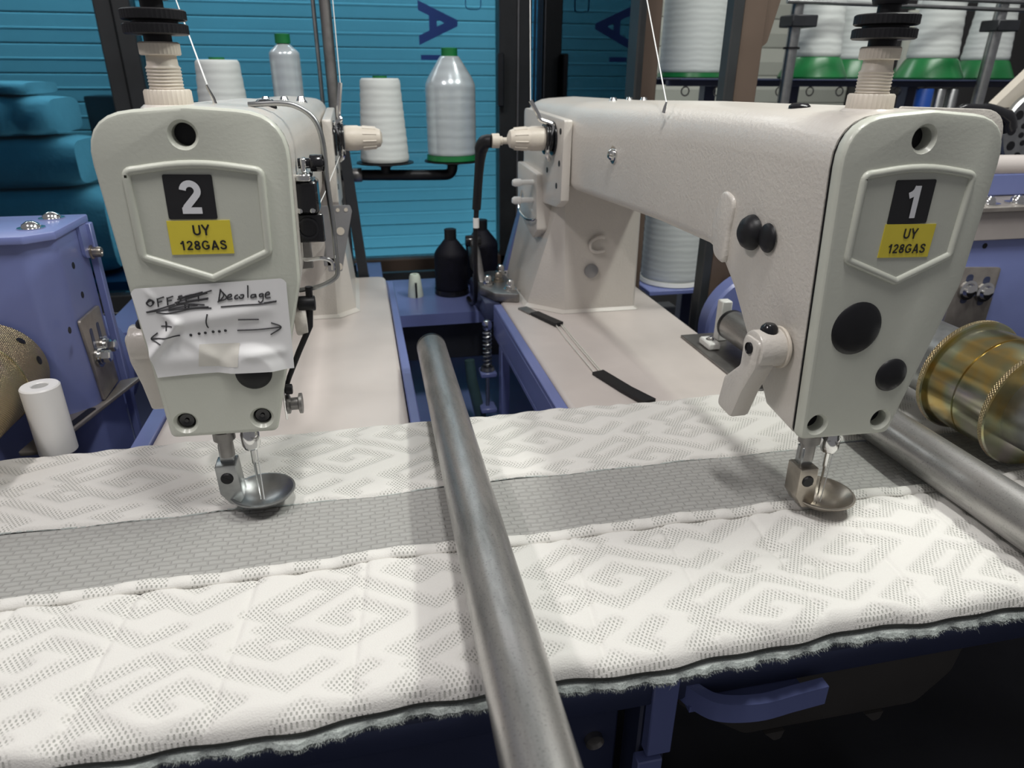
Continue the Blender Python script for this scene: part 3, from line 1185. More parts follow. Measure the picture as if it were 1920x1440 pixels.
def machine(label, cx, fy, side, col_x, col_y, plate_y, cup, cup_mat, bedx, bed_y1, number, num_pos, lab_pos, knob_x, lev):  # head and face coordinates: unprojected from image pixels, then scaled about the camera
    t = thing('sewing_machine', label, 'sewing machine', (cx, fy + 0.4, -0.042))
    W = lambda x, y, z: (cx + x, fy + y, z)
    # --- arm and head body: lofted sections from the face to the column
    yend = col_y[1] - fy - 0.02
    ymid = plate_y[0] - fy - 0.01
    xa = 0.0747 if side < 0 else 0.066
    secs = [(0.0128, 0.0800, -0.0535, 0.0655, 0.0285, 0.205, 0.3270, -0.0660),
            (0.0520, 0.0865, -0.0545, 0.0655, 0.0290, 0.207, 0.3270, -0.0660),
            (0.0660, 0.1070, -0.0560, 0.0655, 0.0340, 0.212, 0.3270, -0.0660),
            (0.0930, 0.1370, -0.0580, 0.0655, 0.0430, 0.222, 0.3268, -0.0660),
            (0.1220, 0.1690, -0.0605, 0.0655, 0.0500, 0.236, 0.3262, -0.0660),
            (0.1420, 0.1860, -0.0615, 0.0655, 0.0540, 0.245, 0.3258, -0.0660),
            (0.1560, 0.1945, -0.0615, 0.0655, 0.0550, 0.250, 0.3255, -0.0660),
            (0.1800, 0.1995, -0.0620, 0.0655, 0.0560, 0.255, 0.3250, -0.0665),
            (0.3000, 0.1990, -0.0640, 0.0660, 0.0570, 0.255, 0.3230, -0.0690),
            (ymid, 0.1960, -(0.086 if side < 0 else 0.064), 0.0670, 0.0580, 0.255, 0.3160, -(0.089 if side < 0 else 0.066)),
            (yend, 0.1950, -(0.087 if side < 0 else 0.064), 0.0670, 0.0580, 0.255, 0.3120, -(0.089 if side < 0 else 0.066))]
    rings = []
    for (y, zb, xl, xr, xbr, zmr, zt, xlt) in secs:
        rb = 0.006 if y < 0.1 else 0.012
        rings.append([W(p.x, y, p.y) for p in fillet(head_corners(zb, xl, xr, xbr, zmr, zt, xlt, rb), 7)])
    bm = NB()
    loft(bm, rings)
    arm = obj('arm', bm, 'cream_paint', t, smooth=50, label='cream painted cast arm and head')
    # --- face plate with real holes
    fc = head_corners(0.0795, -0.0535, 0.0655, 0.0285, 0.205, 0.3275, -0.0660)
    bm = NB()
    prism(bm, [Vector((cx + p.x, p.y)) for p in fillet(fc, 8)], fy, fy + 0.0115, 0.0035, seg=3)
    face = obj('face_plate', bm, 'cream_paint_shaded', t, label='cream front cover plate coloured grey-green for shade')
    holes = [(-0.0036, 0.3108, 0.0078), (-0.0402, 0.0936, 0.0072), (0.0179, 0.0925, 0.0072)]
    cut = []
    for hx, hz, hr in holes:
        b = NB()
        lathe(b, [(0, -0.01), (hr + 0.0022, -0.01), (hr + 0.0022, 0.0), (hr, 0.0028), (hr, 0.02), (0, 0.02)], W(hx, 0, hz), 'Y', 28)
        cut.append(b)
    cut_holes_world(face, cut)
    bm = NB()
    ins = [Vector((cx + p.x * 0.985, 0.2 + (p.y - 0.2) * 0.99)) for p in fillet(fc, 6)]
    prism(bm, ins, fy + 0.0116, fy + 0.0130)
    obj('gasket', bm, 'black_plastic', t)
    if number == '2':
        for hx, hz, hr in holes[1:]:
            bm = NB()
            lathe(bm, [(0, 0.0), (0.0015, 0), (0.0018, 0.0012), (0.0055, 0.001), (0.0066, 0.003), (0.0066, 0.006), (0, 0.006)], W(hx, 0.004, hz), 'Y', 20)
            obj('screw', bm, 'black_gloss', face)
    # --- shield border (raised moulding)
    sh = [(-0.0445, 0.2878, 0.005)] + [(-0.036 + 0.072 * k / 8, 0.2886 - 0.0012 * k / 8 + 0.0036 * math.sin(PI * k / 8), 0.0) for k in range(9)] + [(0.0435, 0.2862, 0.005), (0.0415, 0.2285, 0.004), (0.0, 0.2105, 0.002), (-0.0450, 0.2285, 0.004)]
    path = []
    for p in fillet(sh, 5):
        q = Vector(W(p.x, 0.0002, p.y))
        if not path or (path[-1] - q).length > 1e-5:
            path.append(q)
    path.append(path[0])
    path.append(path[1])
    bm = NB()
    tube(bm, path, 0.0030, 10, cap=False)
    obj('shield_border', bm, 'cream_paint_shaded', face)
    bm = NB()
    prism(bm, [Vector((cx + p.x * 0.97, 0.25 + (p.y - 0.25) * 0.97)) for p in fillet(sh, 5)], fy - 0.0002, fy + 0.002)
    obj('shield_panel', bm, 'cream_paint_shaded', face)
    # --- number plate and yellow label
    nx_, nz_, rotn = num_pos
    bm = NB()
    prism(bm, fillet([(-0.0162, -0.0154, 0.0015), (0.0162, -0.0154, 0.0015), (0.0162, 0.0154, 0.0015), (-0.0162, 0.0154, 0.0015)], 4), -0.0004, 0.0002)
    bmesh.ops.transform(bm, matrix=Matrix.Translation(W(nx_, -0.0004, nz_)) @ Matrix.Rotation(rotn, 4, 'Y'), verts=bm.verts[:])
    st = obj('number_sticker', bm, 'black_ink', face, smooth=0, label='black sticker with the white number ' + number)
    g = ribbon_text(number, 0.0225, 0.20)
    bmesh.ops.transform(g, matrix=Matrix.Translation(W(nx_ + 0.0005, -0.0012, nz_)) @ Matrix.Rotation(rotn, 4, 'Y'), verts=g.verts[:])
    obj('numeral', g, 'white_print', st, smooth=0)
    lx, lz, rotl = lab_pos
    bm = NB()
    box(bm, -0.0212, 0.0212, -0.0004, 0.0002, -0.0121, 0.0121)
    bmesh.ops.transform(bm, matrix=Matrix.Translation(W(lx, -0.0005, lz)) @ Matrix.Rotation(rotl, 4, 'Y'), verts=bm.verts[:])
    yl = obj('needle_label', bm, 'yellow_label', face, smooth=0, label='yellow needle label')
    for s, dz, bold in (('UY', 0.0053, 0.00026), ('128GAS', -0.0055, 0.00026)):
        g = ribbon_text(s, 0.0074 if s == 'UY' else 0.0068, 0.175)
        bmesh.ops.transform(g, matrix=Matrix.Translation(W(lx, -0.0013, lz)) @ Matrix.Rotation(rotl, 4, 'Y') @ Matrix.Translation((0.001, 0, dz)), verts=g.verts[:])
        obj('lettering', g, 'black_ink', yl, smooth=0)
    # --- plugs on the face
    if number == '1':
        plug(face, W(-0.0240, 0.0, 0.1745), 0.0212, '-Y', 0.0035)
    plug(face, W(0.0172, 0.0, 0.1325), 0.0140, '-Y', 0.004)
    # --- pressure regulator on top
    kx, ky = knob_x, 0.046
    rg = NB()
    lathe(rg, [(0, 0.318), (0.0215, 0.318), (0.0195, 0.3265), (0.0170, 0.3285), (0, 0.3285)], W(kx, ky, 0), 'Z', 32)
    obj('regulator_boss', rg, 'cream_paint', t)
    rg = NB()
    nn = 64
    rings = []
    for z, r in ((0.3275, 0.0150), (0.3285, 0.0162), (0.3372, 0.0160), (0.3385, 0.0150)):
        rings.append([W(kx + (r - (0.0006 if k % 2 else 0)) * math.cos(2 * PI * k / nn), ky + (r - (0.0006 if k % 2 else 0)) * math.sin(2 * PI * k / nn), z) for k in range(nn)])
    loft(rg, rings)
    col = obj('locknut', rg, 'ivory_plastic', t)
    rg = NB()
    prof = [(0, 0.3385)]
    for i in range(7):
        z = 0.3385 + i * 0.0022
        prof += [(0.0112, z), (0.0118, z + 0.0007), (0.0112, z + 0.0014)]
    prof += [(0.0104, 0.3542), (0.0100, 0.3610), (0, 0.3610)]
    lathe(rg, prof, W(kx, ky, 0), 'Z', 32)
    obj('threaded_stem', rg, 'ivory_plastic', t)
    rg = NB()
    rings = []
    for z, r in ((0.3605, 0.0128), (0.3612, 0.0136), (0.3680, 0.0136), (0.3690, 0.0126)):
        rings.append([W(kx + (r - (0.0005 if k % 2 else 0)) * math.cos(2 * PI * k / nn), ky + (r - (0.0005 if k % 2 else 0)) * math.sin(2 * PI * k / nn), z) for k in range(nn)])
    loft(rg, rings)
    obj('stem_cap', rg, 'ivory_plastic', t)
    rg = NB()
    cyl(rg, W(kx, ky, 0.3688), 0.0092, 0.0050, 'Z')
    cyl(rg, W(kx, ky, 0.3888), 0.0075, 0.0065, 'Z')
    cyl(rg, W(kx, ky, 0.3806), 0.0150, 0.0025, 'Z')
    obj('adjuster_screw', rg, 'black_plastic', t)
    for z0 in (0.3734, 0.3822):
        rg = NB()
        nn2 = 90
        rings = []
        for z, r in ((0, 0.0200), (0.0008, 0.0212), (0.0062, 0.0212), (0.0070, 0.0200)):
            rings.append([W(kx + (r - (0.0005 if k % 2 else 0)) * math.cos(2 * PI * k / nn2), ky + (r - (0.0005 if k % 2 else 0)) * math.sin(2 * PI * k / nn2), z0 + z) for k in range(nn2)])
        loft(rg, rings)
        obj('knurled_disc', rg, 'black_plastic', t)
    rg = NB()
    lathe(rg, [(0, 0.3952), (0.011, 0.3952), (0.012, 0.398), (0.012, 0.408), (0, 0.410)], W(kx, ky, 0), 'Z', 24)
    obj('adjuster_cap', rg, 'dull_steel' if number == '2' else 'black_plastic', t)
    # --- oil cap and screws on top of the arm
    rg = NB()
    lathe(rg, [(0, 0.3300), (0.006, 0.3295), (0.0085, 0.3275), (0.009, 0.3225), (0, 0.3225)], W(0.040 if number == '2' else -0.028, 0.115, 0), 'Z', 20)
    obj('oil_plug', rg, 'black_gloss', t)
    for dx in (-0.024, 0.0, 0.022):
        rg = NB()
        zz = 0.3085
        lathe(rg, [(0, zz + 0.008), (0.004, zz + 0.0075), (0.006, zz + 0.003), (0.008, zz), (0.008, zz - 0.004), (0, zz - 0.004)], W(dx * 1.0 + (0.0 if side < 0 else 0.02), ymid + 0.03, 0.0045), 'Z', 16)
        obj('screw', rg, 'chrome', t)
    # --- presser lever on the left side
    lv = NB()
    ly, lz_ = lev
    cyl(lv, W(-0.0845, ly, lz_), 0.0155, 0.027, 'X', 28, 0.002)
    lev = obj('lever_hub', lv, 'cream_paint', t)
    lv = NB()
    out = fillet([(-0.013, 0.010, 0.006), (0.012, 0.010, 0.006), (0.012, -0.018, 0.006), (0.034, -0.038, 0.007), (0.040, -0.068, 0.006), (0.014, -0.070, 0.006), (0.003, -0.040, 0.010), (-0.011, -0.014, 0.008)], 5)
    prism(lv, [Vector((fy + ly + p.x, lz_ + p.y)) for p in out], cx - 0.0868, cx - 0.0690, 0.003, plane='YZ')
    obj('presser_lever', lv, 'cream_paint', t)
    lv = NB()
    lathe(lv, [(0, 0.0), (0.0045, 0.0), (0.0048, -0.001), (0.0048, 0.003), (0, 0.003)], W(-0.0876, ly, lz_ + 0.001), 'X', 20)
    obj('screw_socket', lv, 'black_plastic', lev)
    lv = NB()
    lathe(lv, [(0, 0.006), (0.004, 0.0055), (0.0065, 0.003), (0.0072, 0), (0.0072, -0.003), (0, -0.003)], W(-0.072, ly, lz_ + 0.0152), 'Z', 20)
    obj('oil_cap', lv, 'black_gloss', lev)
    lv = NB()
    cyl(lv, W(-0.0625, ly, lz_), 0.0175, 0.003, 'X', 28, 0.001)
    obj('hub_seal', lv, 'ivory_plastic', lev)
    # --- presser bar, foot and needle
    ccx, ccy = cup
    ft = NB()
    cyl(ft, (ccx - 0.0235, ccy, 0.052), 0.0062, 0.034, 'Z', 20)
    cyl(ft, (ccx - 0.0235, ccy, 0.068), 0.0090, 0.008, 'Z', 20)
    pb = obj('presser_bar', ft, 'dull_steel', t)
    ft = NB()
    box(ft, ccx - 0.0295, ccx - 0.0185, ccy - 0.004, ccy + 0.006, 0.036, 0.064, 0.001, 1)
    obj('bar_flat', ft, 'steel', pb)
    ft = NB()
    prism(ft, fillet([(ccx - 0.0335, 0.0470, 0.001), (ccx - 0.0165, 0.0470, 0.001), (ccx - 0.0145, 0.014, 0.001), (ccx - 0.019, 0.0075, 0.002), (ccx - 0.0255, 0.0085, 0.004), (ccx - 0.0330, 0.020, 0.003)], 4), ccy - 0.0105, ccy + 0.008, 0.0008)
    fb = obj('foot_block', ft, cup_mat, t, label='steel clamp block of the presser foot')
    ft = NB()
    lathe(ft, [(0, 0.0018), (0.0045, 0.0018), (0.0052, 0.0008), (0.0052, 0), (0, 0)], (ccx - 0.0250, ccy - 0.0105, 0.0350), '-Y', 20)
    box(ft, -0.0046, 0.0046, ccy - 0.0126, ccy - 0.0120, -0.0006, 0.0006, M=Matrix.Translation((ccx - 0.0250, 0, 0.0350)) @ Matrix.Rotation(R(35), 4, 'Y'))
    obj('screw', ft, 'black_plastic', fb)
    ft = NB()
    prof = []
    for i in range(15):
        a = i / 14 * R(50)
        prof.append((0.0363 * math.sin(a), 0.0006 + 0.0363 * (1 - math.cos(a))))
    prof.append((prof[-1][0] - 0.0002, prof[-1][1] + 0.0009))
    prof.append((prof[-1][0] - 0.0018, prof[-1][1] + 0.0001))
    for i in range(13, -1, -1):
        a = i / 14 * R(50)
        prof.append((0.0336 * math.sin(a), 0.0026 + 0.0345 * (1 - math.cos(a))))
    lathe(ft, prof, (ccx, ccy, 0), 'Z', 48)
    obj('foot_cup', ft, cup_mat, t, label='round shallow steel cup of the presser foot')
    ft = NB()
    lathe(ft, [(0, 0.056), (0.0062, 0.057), (0.0078, 0.061), (0.0078, 0.071), (0.0072, 0.072), (0.0072, 0.09), (0, 0.09)], (ccx - 0.003, ccy, 0), 'Z', 24)
    nb_ = obj('needle_clamp', ft, 'chrome', t)
    ft = NB()
    lathe(ft, [(0, 0.0008), (0.0006, 0.006), (0.0010, 0.020), (0.0012, 0.040), (0.0020, 0.042), (0.0021, 0.058), (0, 0.058)], (ccx - 0.003, ccy, 0), 'Z', 10)
    obj('needle', ft, 'chrome', nb_)
    # --- column
    (xb0, xb1, xt0, xt1), (cy0, cy1) = col_x, col_y
    rings = []
    for z, k in ((-0.0115, 0), (-0.007, 0.02), (0.165, 0.97), (0.21, 1.0)):
        x0 = xb0 + (xt0 - xb0) * k
        x1 = xb1 + (xt1 - xb1) * k
        fl_ = 0.006 if z < -0.01 else 0
        rl, rr_ = (0.052 - 0.046 * k, 0.004) if side < 0 else (0.012, 0.03 - 0.02 * k)
        rings.append([(p.x, p.y, z) for p in fillet([(x0 - fl_, cy0 - fl_, rl), (x1 + fl_, cy0 - fl_, rr_), (x1 + fl_, cy1, 0.02), (x0 - fl_, cy1, 0.02)], 2)])
    bm = NB()
    loft(bm, rings)
    obj('column', bm, 'cream_paint', t, smooth=12)
    # --- bed
    bm = NB()
    prism(bm, fillet([(bedx[0], 0.405 if number == '1' else 0.51, 0.01), (bedx[1], 0.405 if number == '1' else 0.51, 0.01), (bedx[1], bed_y1, 0.02), (bedx[0], bed_y1, 0.02)], 5), -0.042, -0.012, 0.006, plane='XY', seg=3)
    bed = obj('bed', bm, 'cream_bed', t, label='cream machine bed')
    # --- side cover plate with tension unit
    sx = cx - 0.0885 if side < 0 else cx + 0.067
    bm = NB()
    y0, y1 = plate_y
    prism(bm, fillet([(y0, 0.292, 0.004), (y0 + 0.004, 0.180, 0.004), (y0 + 0.03, 0.168, 0.006), (y1, 0.150, 0.006), (y1, 0.298, 0.012)], 5), min(sx, sx + side * 0.0125), max(sx, sx + side * 0.0125), 0.0015, plane='YZ')
    pl = obj('side_cover', bm, 'cream_paint', t)
    xo = sx + side * 0.0125
    for (yy, zz) in ((y0 + 0.016, 0.276), (y0 + 0.018, 0.232), (y0 + 0.03, 0.199), (y0 + 0.085, 0.215)):
        bm = NB()
        cyl(bm, (xo, yy, zz), 0.0042, 0.0008, 'X' if side > 0 else '-X', 16)
        obj('screw_hole', bm, 'black_plastic', pl)
    ax = 'X' if side > 0 else '-X'
    ty, tz = y0 + 0.055, 0.2635
    dk = NB()
    for i, (h0, r0) in enumerate(((0.0, 0.024), (0.004, 0.019), (0.008, 0.0225), (0.0115, 0.0225))):
        cyl(dk, (xo + side * h0, ty, tz), r0, 0.003, ax, 30, 0.001)
    td = obj('tension_discs', dk, 'black_gloss', t)
    dk = NB()
    lathe(dk, [(0, 0.015), (0.0165, 0.015), (0.0175, 0.018), (0.0175, 0.034), (0.0165, 0.036), (0.0163, 0.040), (0.0150, 0.058), (0.012, 0.066), (0.006, 0.069), (0, 0.069)], (xo, ty, tz), ax, 30)
    kn = obj('tension_knob', dk, 'ivory_plastic', t)
    dk = NB()
    for q in range(10):
        a = q * 2 * PI / 10 + 0.2
        p0 = Vector((xo + side * 0.041, ty + 0.0162 * math.cos(a), tz + 0.0162 * math.sin(a)))
        p1 = Vector((xo + side * 0.060, ty + 0.0146 * math.cos(a), tz + 0.0146 * math.sin(a)))
        tube(dk, [p0, p1], 0.0011, 6)
    obj('knob_ribs', dk, 'ivory_plastic', kn)
    dk = NB()
    tube(dk, smooth_path([(xo + side * 0.006, ty - 0.004, tz - 0.030), (xo + side * 0.012, ty - 0.012, tz - 0.022), (xo + side * 0.010, ty - 0.016, tz), (xo + side * 0.004, ty - 0.012, tz + 0.018), (xo + side * (0.022 if side < 0 else 0.012), ty - 0.010, tz + 0.026), (xo + side * (0.026 if side < 0 else 0.010), ty - 0.008, tz + 0.034), (xo + side * (0.037 if side < 0 else 0.016), ty - 0.006, tz + (0.052 if side < 0 else 0.074))], 5), 0.0032, 8)
    obj('check_spring', dk, 'chrome', td)
    return t, W, arm, face, pl, xo, bed


def cut_holes_world(o, cutters):
    # cutters are in world coordinates like the thing's meshes were before put()
    bpy.context.view_layer.update()
    cut_holes(o, cutters)


m2, W2, arm2, face2, pl2, xo2, bed2 = machine(
    'cream sewing machine numbered 2 with a handwritten note taped on its front', -0.1124, 0.533, 1,
    (-0.165, -0.024, -0.165, -0.040), (1.10, 1.34), (1.03, 1.27), (-0.1063, 0.5498), 'steel', (-0.2415, 0.0325), 1.34,
    '2', (-0.006, 0.2695, R(1.5)), (-0.0037, 0.2410, R(1.0)), -0.0187, (0.058, 0.1435))
m1, W1, arm1, face1, pl1, xo1, bed1 = machine(
    'cream sewing machine numbered 1 with a bare front and empty screw holes', 0.3847, 0.430, -1,
    (0.262, 0.438, 0.302, 0.436), (1.05, 1.30), (0.985, 1.235), (0.3770, 0.4473), 'warm_steel', (0.2225, 0.492), 1.34,
    '1', (-0.0024, 0.2685, R(0.0)), (0.0013, 0.2407, R(1.5)), -0.0165, (0.039, 0.1475))

# ------------------------------------------------------------------ details only on machine 1
for (yy, zz, r, h, nm) in ((0.530, 0.2285, 0.0150, 0.011, 'plug'), (0.5055, 0.2290, 0.0120, 0.004, 'plug')):
    plug(arm1, (0.3847 - 0.0632, yy, zz), r, '-X', h)
bm = NB()
for zz, r in ((0.2555, 0.0072),):
    lathe(bm, [(0, 0.008), (r * 0.6, 0.0075), (r * 0.95, 0.005), (r, 0.002), (r * 1.5, 0.0018), (r * 1.5, -0.003), (0, -0.003)], (0.3090, 0.846, zz + 0.0043), '-X', 20)
obj('screw', bm, 'chrome', arm1)
bm = NB()
out = fillet([(0.560, 0.252, 0.012), (0.585, 0.257, 0.012), (0.598, 0.225, 0.02), (0.588, 0.196, 0.012), (0.566, 0.190, 0.01), (0.566, 0.222, 0.02)], 5)
prism(bm, out, 0.3847 - 0.0662, 0.3847 - 0.058, 0.0028, plane='YZ', seg=4)
obj('cast_boss', bm, 'cream_paint', arm1)
bm = NB()
cyl(bm, (0.356, 1.049, 0.058), 0.0115, 0.004, '-Y', 28, 0.0006)
obj('column_plug', bm, 'grey_plate', m1)
bm = NB()
tube(bm, smooth_path([(0.377 - 0.002, 1.0455, 0.112), (0.364, 1.0455, 0.113), (0.353, 1.0455, 0.106), (0.353, 1.0455, 0.094), (0.363, 1.0455, 0.089), (0.376, 1.0455, 0.090)], 4), 0.003, 8)
obj('cast_mark', bm, 'cream_paint', m1)
bm = NB()
prism(bm, fillet([(-0.006, 0, 0.002), (0.0, 0.0025, 0.003), (0.014, 0, 0.002), (0.0, -0.0025, 0.003)], 3), 0.3195, 0.3202, plane='XY')
bmesh.ops.transform(bm, matrix=Matrix.Translation((0.345, 0.98, -0.006)), verts=bm.verts[:])
obj('oil_slot', bm, 'black_plastic', arm1)
# lower cover with two guide pins and a bent wire on the column's left side
bm = NB()
prism(bm, fillet([(1.10, 0.205, 0.004), (1.09, 0.118, 0.008), (1.12, 0.100, 0.006), (1.235, 0.125, 0.01), (1.24, 0.21, 0.006)], 5), 0.274, 0.301, 0.0015, plane='YZ')
lc = obj('lower_cover', bm, 'cream_paint', m1)
for zz in (0.190, 0.162):
    bm = NB()
    lathe(bm, [(0, 0), (0.0042, 0), (0.0042, 0.020), (0.0058, 0.021), (0.0062, 0.031), (0.004, 0.035), (0, 0.035)], (0.274, 1.12, zz), '-X', 16)
    obj('guide_pin', bm, 'white_plastic', lc)
bm = NB()
tube(bm, smooth_path([(0.272, 1.20, 0.165), (0.262, 1.17, 0.140), (0.263, 1.13, 0.132), (0.268, 1.10, 0.133), (0.273, 1.092, 0.137)], 5), 0.0022, 8)
obj('wire_guide', bm, 'chrome', lc)

# ------------------------------------------------------------------ details only on machine 2
# taped note with pen writing
NX = lambda a, b: (-0.0581 + 8.2744e-05 * (a - 105) - 1.8463e-05 * (b - 190), 0.2052 - 4.016e-06 * (a - 105) - 9.2922e-05 * (b - 190))


def seg_d(x, z, a, b):
    ax, az = a
    bx2, bz2 = b
    dx, dz = bx2 - ax, bz2 - az
    tt = max(0, min(1, ((x - ax) * dx + (z - az) * dz) / (dx * dx + dz * dz)))
    return math.hypot(x - ax - tt * dx, z - az - tt * dz), tt


FOLDS = [((500, 470), (235, 800), 0.0042, 0.0032), ((370, 390), (500, 470), 0.0024, 0.003), ((500, 470), (1240, 360), 0.0022, 0.006),
         ((560, 600), (930, 830), 0.0016, 0.004), ((1040, 740), (1410, 730), 0.0022, 0.004), ((235, 200), (300, 270), 0.0012, 0.002), ((300, 790), (900, 760), 0.0022, 0.008)]
FOLDS = [(NX(*a), NX(*b), h, w) for a, b, h, w in FOLDS]


def note_y(x, z):
    h = 0.0009 + 0.0048 * max(0.0, min(1.0, (0.026 - math.hypot(x - 0.0172, z - 0.1325)) / 0.011))
    for a, b, hh, w in FOLDS:
        d, tt = seg_d(x, z, a, b)
        h += hh * math.exp(-(d / w) ** 2) * (0.55 + 0.45 * math.sin(PI * tt))
    return -h


cTL, cTR, cBR, cBL = (-0.0585, 0.2056), (0.0510, 0.2082), (0.0485, 0.1352), (-0.0530, 0.1345)
bm = NB()
nu, nv = 70, 46
grid = []
for j in range(nv + 1):
    row = []
    for i in range(nu + 1):
        u, v = i / nu, j / nv
        # rounded upper corners
        x = (cTL[0] * (1 - u) + cTR[0] * u) * (1 - v) + (cBL[0] * (1 - u) + cBR[0] * u) * v
        z = (cTL[1] * (1 - u) + cTR[1] * u) * (1 - v) + (cBL[1] * (1 - u) + cBR[1] * u) * v
        k = max(0, 1 - min(u, 1 - u) * 26)
        z -= 0.0035 * k * k * max(0, 1 - v * 9)
        z += 0.0008 * math.sin(u * 5) * v
        row.append(bm.verts.new(W2(x, note_y(x, z), z)))
    grid.append(row)
for j in range(nv):
    for i in range(nu):
        bm.faces.new((grid[j][i], grid[j][i + 1], grid[j + 1][i + 1], grid[j + 1][i]))
note = obj('paper_note', bm, 'paper', m2, smooth=60, label='creased white note with handwriting and arrows')
STROKES = [
    # Decolage
    [(850, 190), (838, 292)], [(845, 195), (905, 262), (830, 296)], [(852, 200), (880, 240), (850, 285)],
    [(915, 262), (945, 250), (938, 232), (915, 245), (918, 275), (955, 270)],
    [(1000, 238), (978, 248), (978, 270), (1005, 268)], [(1010, 250), (1022, 268), (1045, 262), (1048, 238), (1020, 240)],
    [(1080, 160), (1088, 262)], [(1150, 235), (1118, 240), (1115, 262), (1145, 258), (1152, 235), (1160, 262)],
    [(1215, 228), (1188, 235), (1190, 255), (1215, 248), (1218, 230), (1220, 280), (1200, 302), (1180, 290)],
    [(1235, 245), (1272, 235), (1262, 215), (1238, 232), (1245, 265), (1285, 262)],
    [(860, 335), (1050, 322), (1200, 315), (1335, 298)], [(1340, 292), (1230, 305)],
    # crossed-out word
    [(235, 300), (262, 270), (298, 292), (270, 325), (238, 302), (280, 280), (290, 310)],
    [(325, 262), (335, 330)], [(325, 268), (380, 250)], [(330, 295), (365, 285)],
    [(405, 255), (412, 318)], [(405, 262), (455, 245)], [(410, 285), (445, 278)],
    [(530, 240), (500, 250), (520, 272), (500, 300)], [(560, 240), (565, 300)], [(560, 245), (610, 232)], [(562, 270), (605, 260)], [(630, 250), (700, 232)], [(665, 240), (668, 290)],
    [(490, 272), (640, 240), (775, 200)], [(500, 262), (700, 212)], [(470, 300), (600, 262), (740, 222)], [(480, 310), (745, 272)], [(560, 290), (750, 262)], [(420, 340), (540, 312), (720, 318)],
    [(235, 375), (330, 352), (470, 310)], [(240, 378), (420, 352), (560, 330), (660, 322)], [(320, 378), (450, 382), (620, 350), (780, 345)], [(420, 362), (600, 345), (755, 335)],
    [(555, 318), (560, 345)], [(590, 315), (585, 345)],
    # plus, tick, minus
    [(360, 492), (455, 490)], [(400, 450), (406, 528)],
    [(748, 392), (742, 450), (748, 490), (760, 512)], [(1015, 445), (1195, 448)],
    # arrows
    [(520, 572), (400, 585), (280, 600)], [(330, 548), (278, 600), (365, 635)],
    [(1012, 540), (1200, 535), (1395, 518)], [(1305, 478), (1398, 518), (1310, 582)]]
bm = NB()
for st in STROKES:
    P = []
    for a, b in zip(st[:-1], st[1:]):
        for k in range(5):
            P.append((a[0] + (b[0] - a[0]) * k / 5, a[1] + (b[1] - a[1]) * k / 5))
    P.append(st[-1])
    if len(st) > 2:
        Q = smooth_path([(p[0], p[1], 0) for p in st], 6)
        P = [(q.x, q.y) for q in Q]
    pts = []
    for a, b in P:
        x, z = NX(a, b)
        pts.append(W2(x, note_y(x, z) - 0.0002, z))
    tube(bm, pts, 0.00050, 6)
for a, b in ((612, 572), (682, 562), (735, 556), (802, 548), (855, 546), (908, 540)):
    x, z = NX(a, b)
    lathe(bm, [(0, 0.0006), (0.0009, 0.0004), (0.0011, 0), (0, 0)], W2(x, note_y(x, z) - 0.0001, z), '-Y', 10)
obj('handwriting', bm, 'pen_ink', note, smooth=0, label='handwritten pen lines with plus, minus and two arrows')
bm = NB()
g = []
for j in range(9):
    for i in range(13):
        x, z = NX(690 + 350 * i / 12, 650 + 195 * j / 8)
        g.append(bm.verts.new(W2(x, note_y(x, z) - 0.0002, z)))
for j in range(8):
    for i in range(12):
        bm.faces.new((g[j * 13 + i], g[j * 13 + i + 1], g[(j + 1) * 13 + i + 1], g[(j + 1) * 13 + i]))
obj('clear_tape', bm, 'clear_tape', note, smooth=60)

# thread guides on the right side of machine 2's head
tg = NB()
box(tg, -0.0515, -0.0335, 0.568, 0.598, 0.2485, 0.2735, 0.002, 1)
box(tg, -0.0575, -0.0500, 0.574, 0.584, 0.258, 0.266, 0.001, 1)
gd = obj('guide_block', tg, 'black_gloss', m2)
tg = NB()
box(tg, -0.0490, -0.0375, 0.566, 0.600, 0.2736, 0.2790, 0.001, 1)
box(tg, -0.0445, -0.0405, 0.575, 0.585, 0.2790, 0.2900, 0.001, 1)
obj('guide_cap', tg, 'chrome', gd)
tg = NB()
box(tg, -0.0560, -0.0315, 0.570, 0.574, 0.226, 0.2484, 0.001, 1)
lathe(tg, [(0.0068, 0.0), (0.0082, 0.0), (0.0082, 0.003), (0.0068, 0.003), (0.0068, 0.0)], (-0.0435, 0.570, 0.2375), '-Y', 24)
obj('guide_ring_plate', tg, 'black_gloss', gd)
tg = NB()
for xx in (-0.0480, -0.0385):
    lathe(tg, [(0, 0.0025), (0.002, 0.002), (0.0026, 0), (0, 0)], (xx, 0.568, 0.2515), '-Y', 12)
obj('screw', tg, 'chrome', gd)
tg = NB()
box(tg, -0.0545, -0.0445, 0.588, 0.592, 0.200, 0.2259, 0.001, 1)
obj('guide_strip', tg, 'dull_steel', gd)
tg = NB()
tube(tg, smooth_path([(-0.079, 0.595, 0.3275), (-0.055, 0.592, 0.3285), (-0.0417, 0.590, 0.3255), (-0.031, 0.588, 0.3165), (-0.0265, 0.586, 0.300), (-0.0262, 0.585, 0.27), (-0.0250, 0.585, 0.235), (-0.0250, 0.584, 0.210), (-0.0250, 0.584, 0.199), (-0.0275, 0.584, 0.1925), (-0.040, 0.584, 0.186), (-0.058, 0.590, 0.1815)], 6), 0.0021, 10)
obj('wire_guard', tg, 'steel', m2)
tg = NB()
tube(tg, smooth_path([(-0.058, 0.584, 0.2145), (-0.050, 0.580, 0.2100), (-0.036, 0.578, 0.2110), (-0.0285, 0.578, 0.2075), (-0.0280, 0.578, 0.2010)], 6), 0.0017, 8)
obj('wire_hook', tg, 'chrome', m2)
tg = NB()
